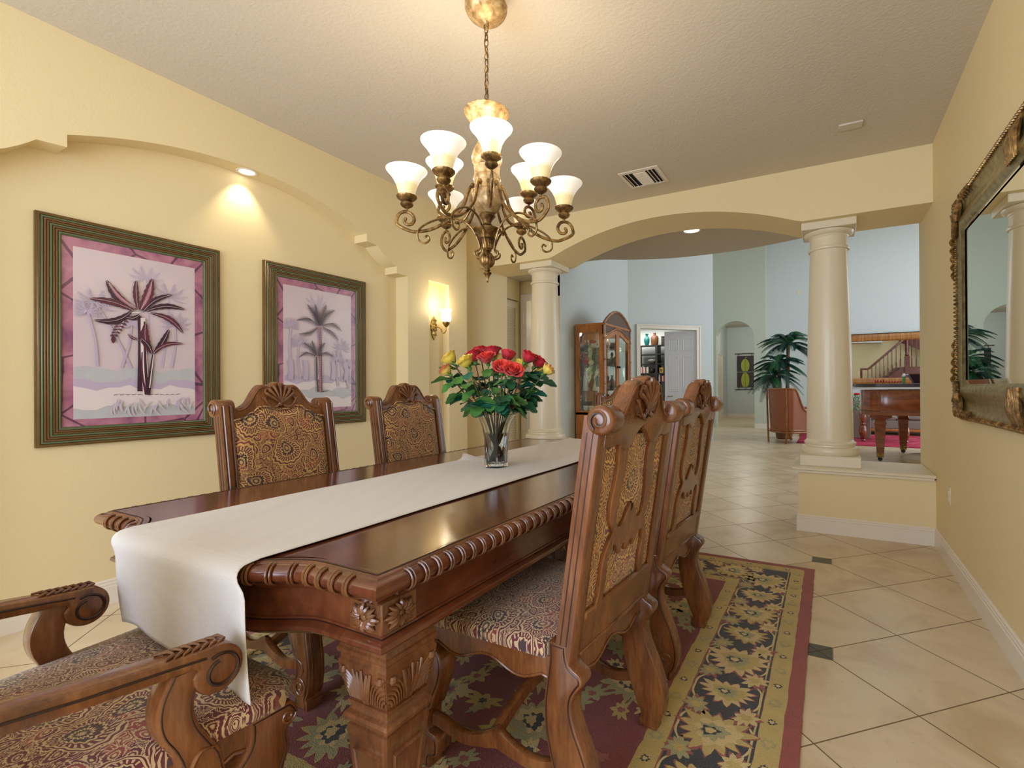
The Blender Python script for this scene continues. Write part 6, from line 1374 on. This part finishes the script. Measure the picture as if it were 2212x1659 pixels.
def sofa():
    t = thing('sofa', 'beige upholstered sofa with a low wooden base under the far mirror', 'sofa', (1.45, 14.55, 0)); F = plain('taupe_upholstery', sr(132, 122, 114), .9)
    b = MB(); b.box(-1.2, -.42, .16, 1.2, .45, .36, 0, .02); b.build('base', F, t)
    b = MB(); b.box(-1.22, -.44, .10, 1.22, .46, .16, 0, .01); b.build('wood_rail', OAK, t)
    b = MB(); b.box(-1.2, .25, .36, 1.2, .48, .82, 0, .06); b.build('backrest', F, t)
    for x in (-1.2, 0.98): b = MB(); b.box(x, -.42, .36, x+.22, .4, .60, 0, .05); b.build('armrest', F, t)
    for x in (-.97, .01): b = MB(); b.box(x, -.43, .36, x+.96, .25, .50, 0, .05); b.build('seat_cushion', F, t)
    for x in (-1.1, 1.1):
        for y in (-.36, .38): b = MB(); b.lathe([(.03, 0), (.04, .05), (.03, .10)], 12, (x, y)); b.build('foot', BLKG, t)
sofa()
t = thing('carved_table', 'table with turned carved legs behind the piano', 'table', (1.02, 12.55, .014)); b = MB(); b.box(-.45, -.3, .68, .45, .3, .73, 0, .01); b.build('table_top', OAK, t)
for x in (-.38, .38):
    for y in (-.24, .24): b = MB(); b.lathe([(.035, 0), (.045, .02), (.03, .05), (.04, .07), (.055, .14), (.062, .22), (.05, .30), (.03, .34), (.045, .37), (.03, .40), (.05, .46), (.055, .54), (.04, .60), (.05, .68)], 20, (x, y), flute=(10, .1, .3, .08)); b.build('leg', MAH, t)
t = thing('flower_box', 'white planter of green foliage with a red bloom left of the piano', 'planter', (.62, 13.15, .014)); b = MB(); b.box(-.2, -.15, 0, .2, .15, .62, 0, .01); b.build('planter_body', plain('taupe_planter', sr(150, 136, 118), .7), t)
rnd = random.Random(6); b = MB()
for k in range(260):
    c = Vector((rnd.uniform(-.2, .2), rnd.uniform(-.15, .15), rnd.uniform(.60, .98))); a, e = rnd.uniform(0, 6.28), rnd.uniform(-.5, .8); d = Vector((cos(a)*cos(e), sin(a)*cos(e), sin(e)))*.06; s_ = d.cross(Vector((0, 0, 1))).normalized()*.018; b.add([tuple(c-d), tuple(c+s_), tuple(c+d), tuple(c-s_)], [(0, 1, 2, 3)], k % 2)
b.build('foliage', [plain('ivy_green', sr(66, 140, 60), .5), plain('ivy_pale', sr(176, 206, 160), .5)], t, False); b = MB(); b.ball((-.05, -.1, 1.0), .06, 8, 0, (1.4, 1, .6)); b.build('red_bloom', REDF, t)
# ---------------------------------------------------------------- staircase (seen in the far mirror)
def stair():
    t = thing('staircase', 'dark wooden staircase with turned balusters, seen reflected in the far mirror', 'staircase', (1.81, 6.2, 0)); SW = wood('stair_cherry', sr(60, 26, 20), sr(96, 44, 34), sr(122, 62, 48), (4, 4, 4), .3, .3)
    x1, zt, zl = .98, 1.96, .95
    b = MB(); b.box(-.75, -.95, 0, -.36, .03, zl, 0, .004); b.build('lower_landing', SW, t)
    for k in range(6): x = -.36+.19*k; b = MB(); b.box(x, -.95, 0, x+.20, -.04, zl+.165*(k+1), 0, .004); b.build('step', SW, t)
    b = MB(); b.plate([(-.38, 0), (x1, 0), (x1, zt), (.80, zt), (-.38, zl+.03)], -.03, .03, 'y', .003); b.build('stringer', SW, t)
    b = MB(); b.box(x1-.05, -.95, 0, x1+2.0, .05, zt, 0, .004); b.build('landing', SW, t)
    b = MB(); b.box(x1-.085, -.085, 0, x1+.085, .085, 2.40, 0, .006); b.lathe([(.05, 2.40), (.08, 2.44), (.05, 2.50), (.07, 2.62), (.065, 2.9), (.04, 3.3)], 20, (x1, 0)); b.build('newel_post', SW, t)
    b = MB(); b.tube([(-.66, 0, 1.90), (-.40, 0, 1.90), (-.32, 0, 1.94), (x1-.06, 0, 3.13)], .045, 8); b.build('handrail', SW, t)
    def bal(x, z0, z1):
        b = MB(); b.box(x-.024, -.024, z0, x+.024, .024, z0+.30, 0, .003); b.lathe([(.022, z0+.30), (.026, z0+.32), (.016, z0+.36), (.015, z1)], 10, (x, 0)); b.build('baluster', SW, t)
    for k in range(9):
        x = -.38+.142*k; bal(x, max(zl, zl+.03+(x+.38)*.855), 1.90 if x < -.34 else 1.94+(x+.32)*.915)
    b = MB(); b.box(-.66, -.04, 0, -.58, .04, 1.90, 0, .006); b.build('end_post', SW, t)
    for k in range(9): bal(x1+.16+.155*k, zt, 3.2)
    b = MB(); b.plate([(.6, 3.25), (.80, 2.96), (x1+.1, 2.85), (x1+2.0, 1.85), (x1+2.0, 2.35), (x1+.4, 3.4), (.6, 3.4)], -.35, -.29, 'y', .003); b.build('upper_stringer', SW, t)
stair()
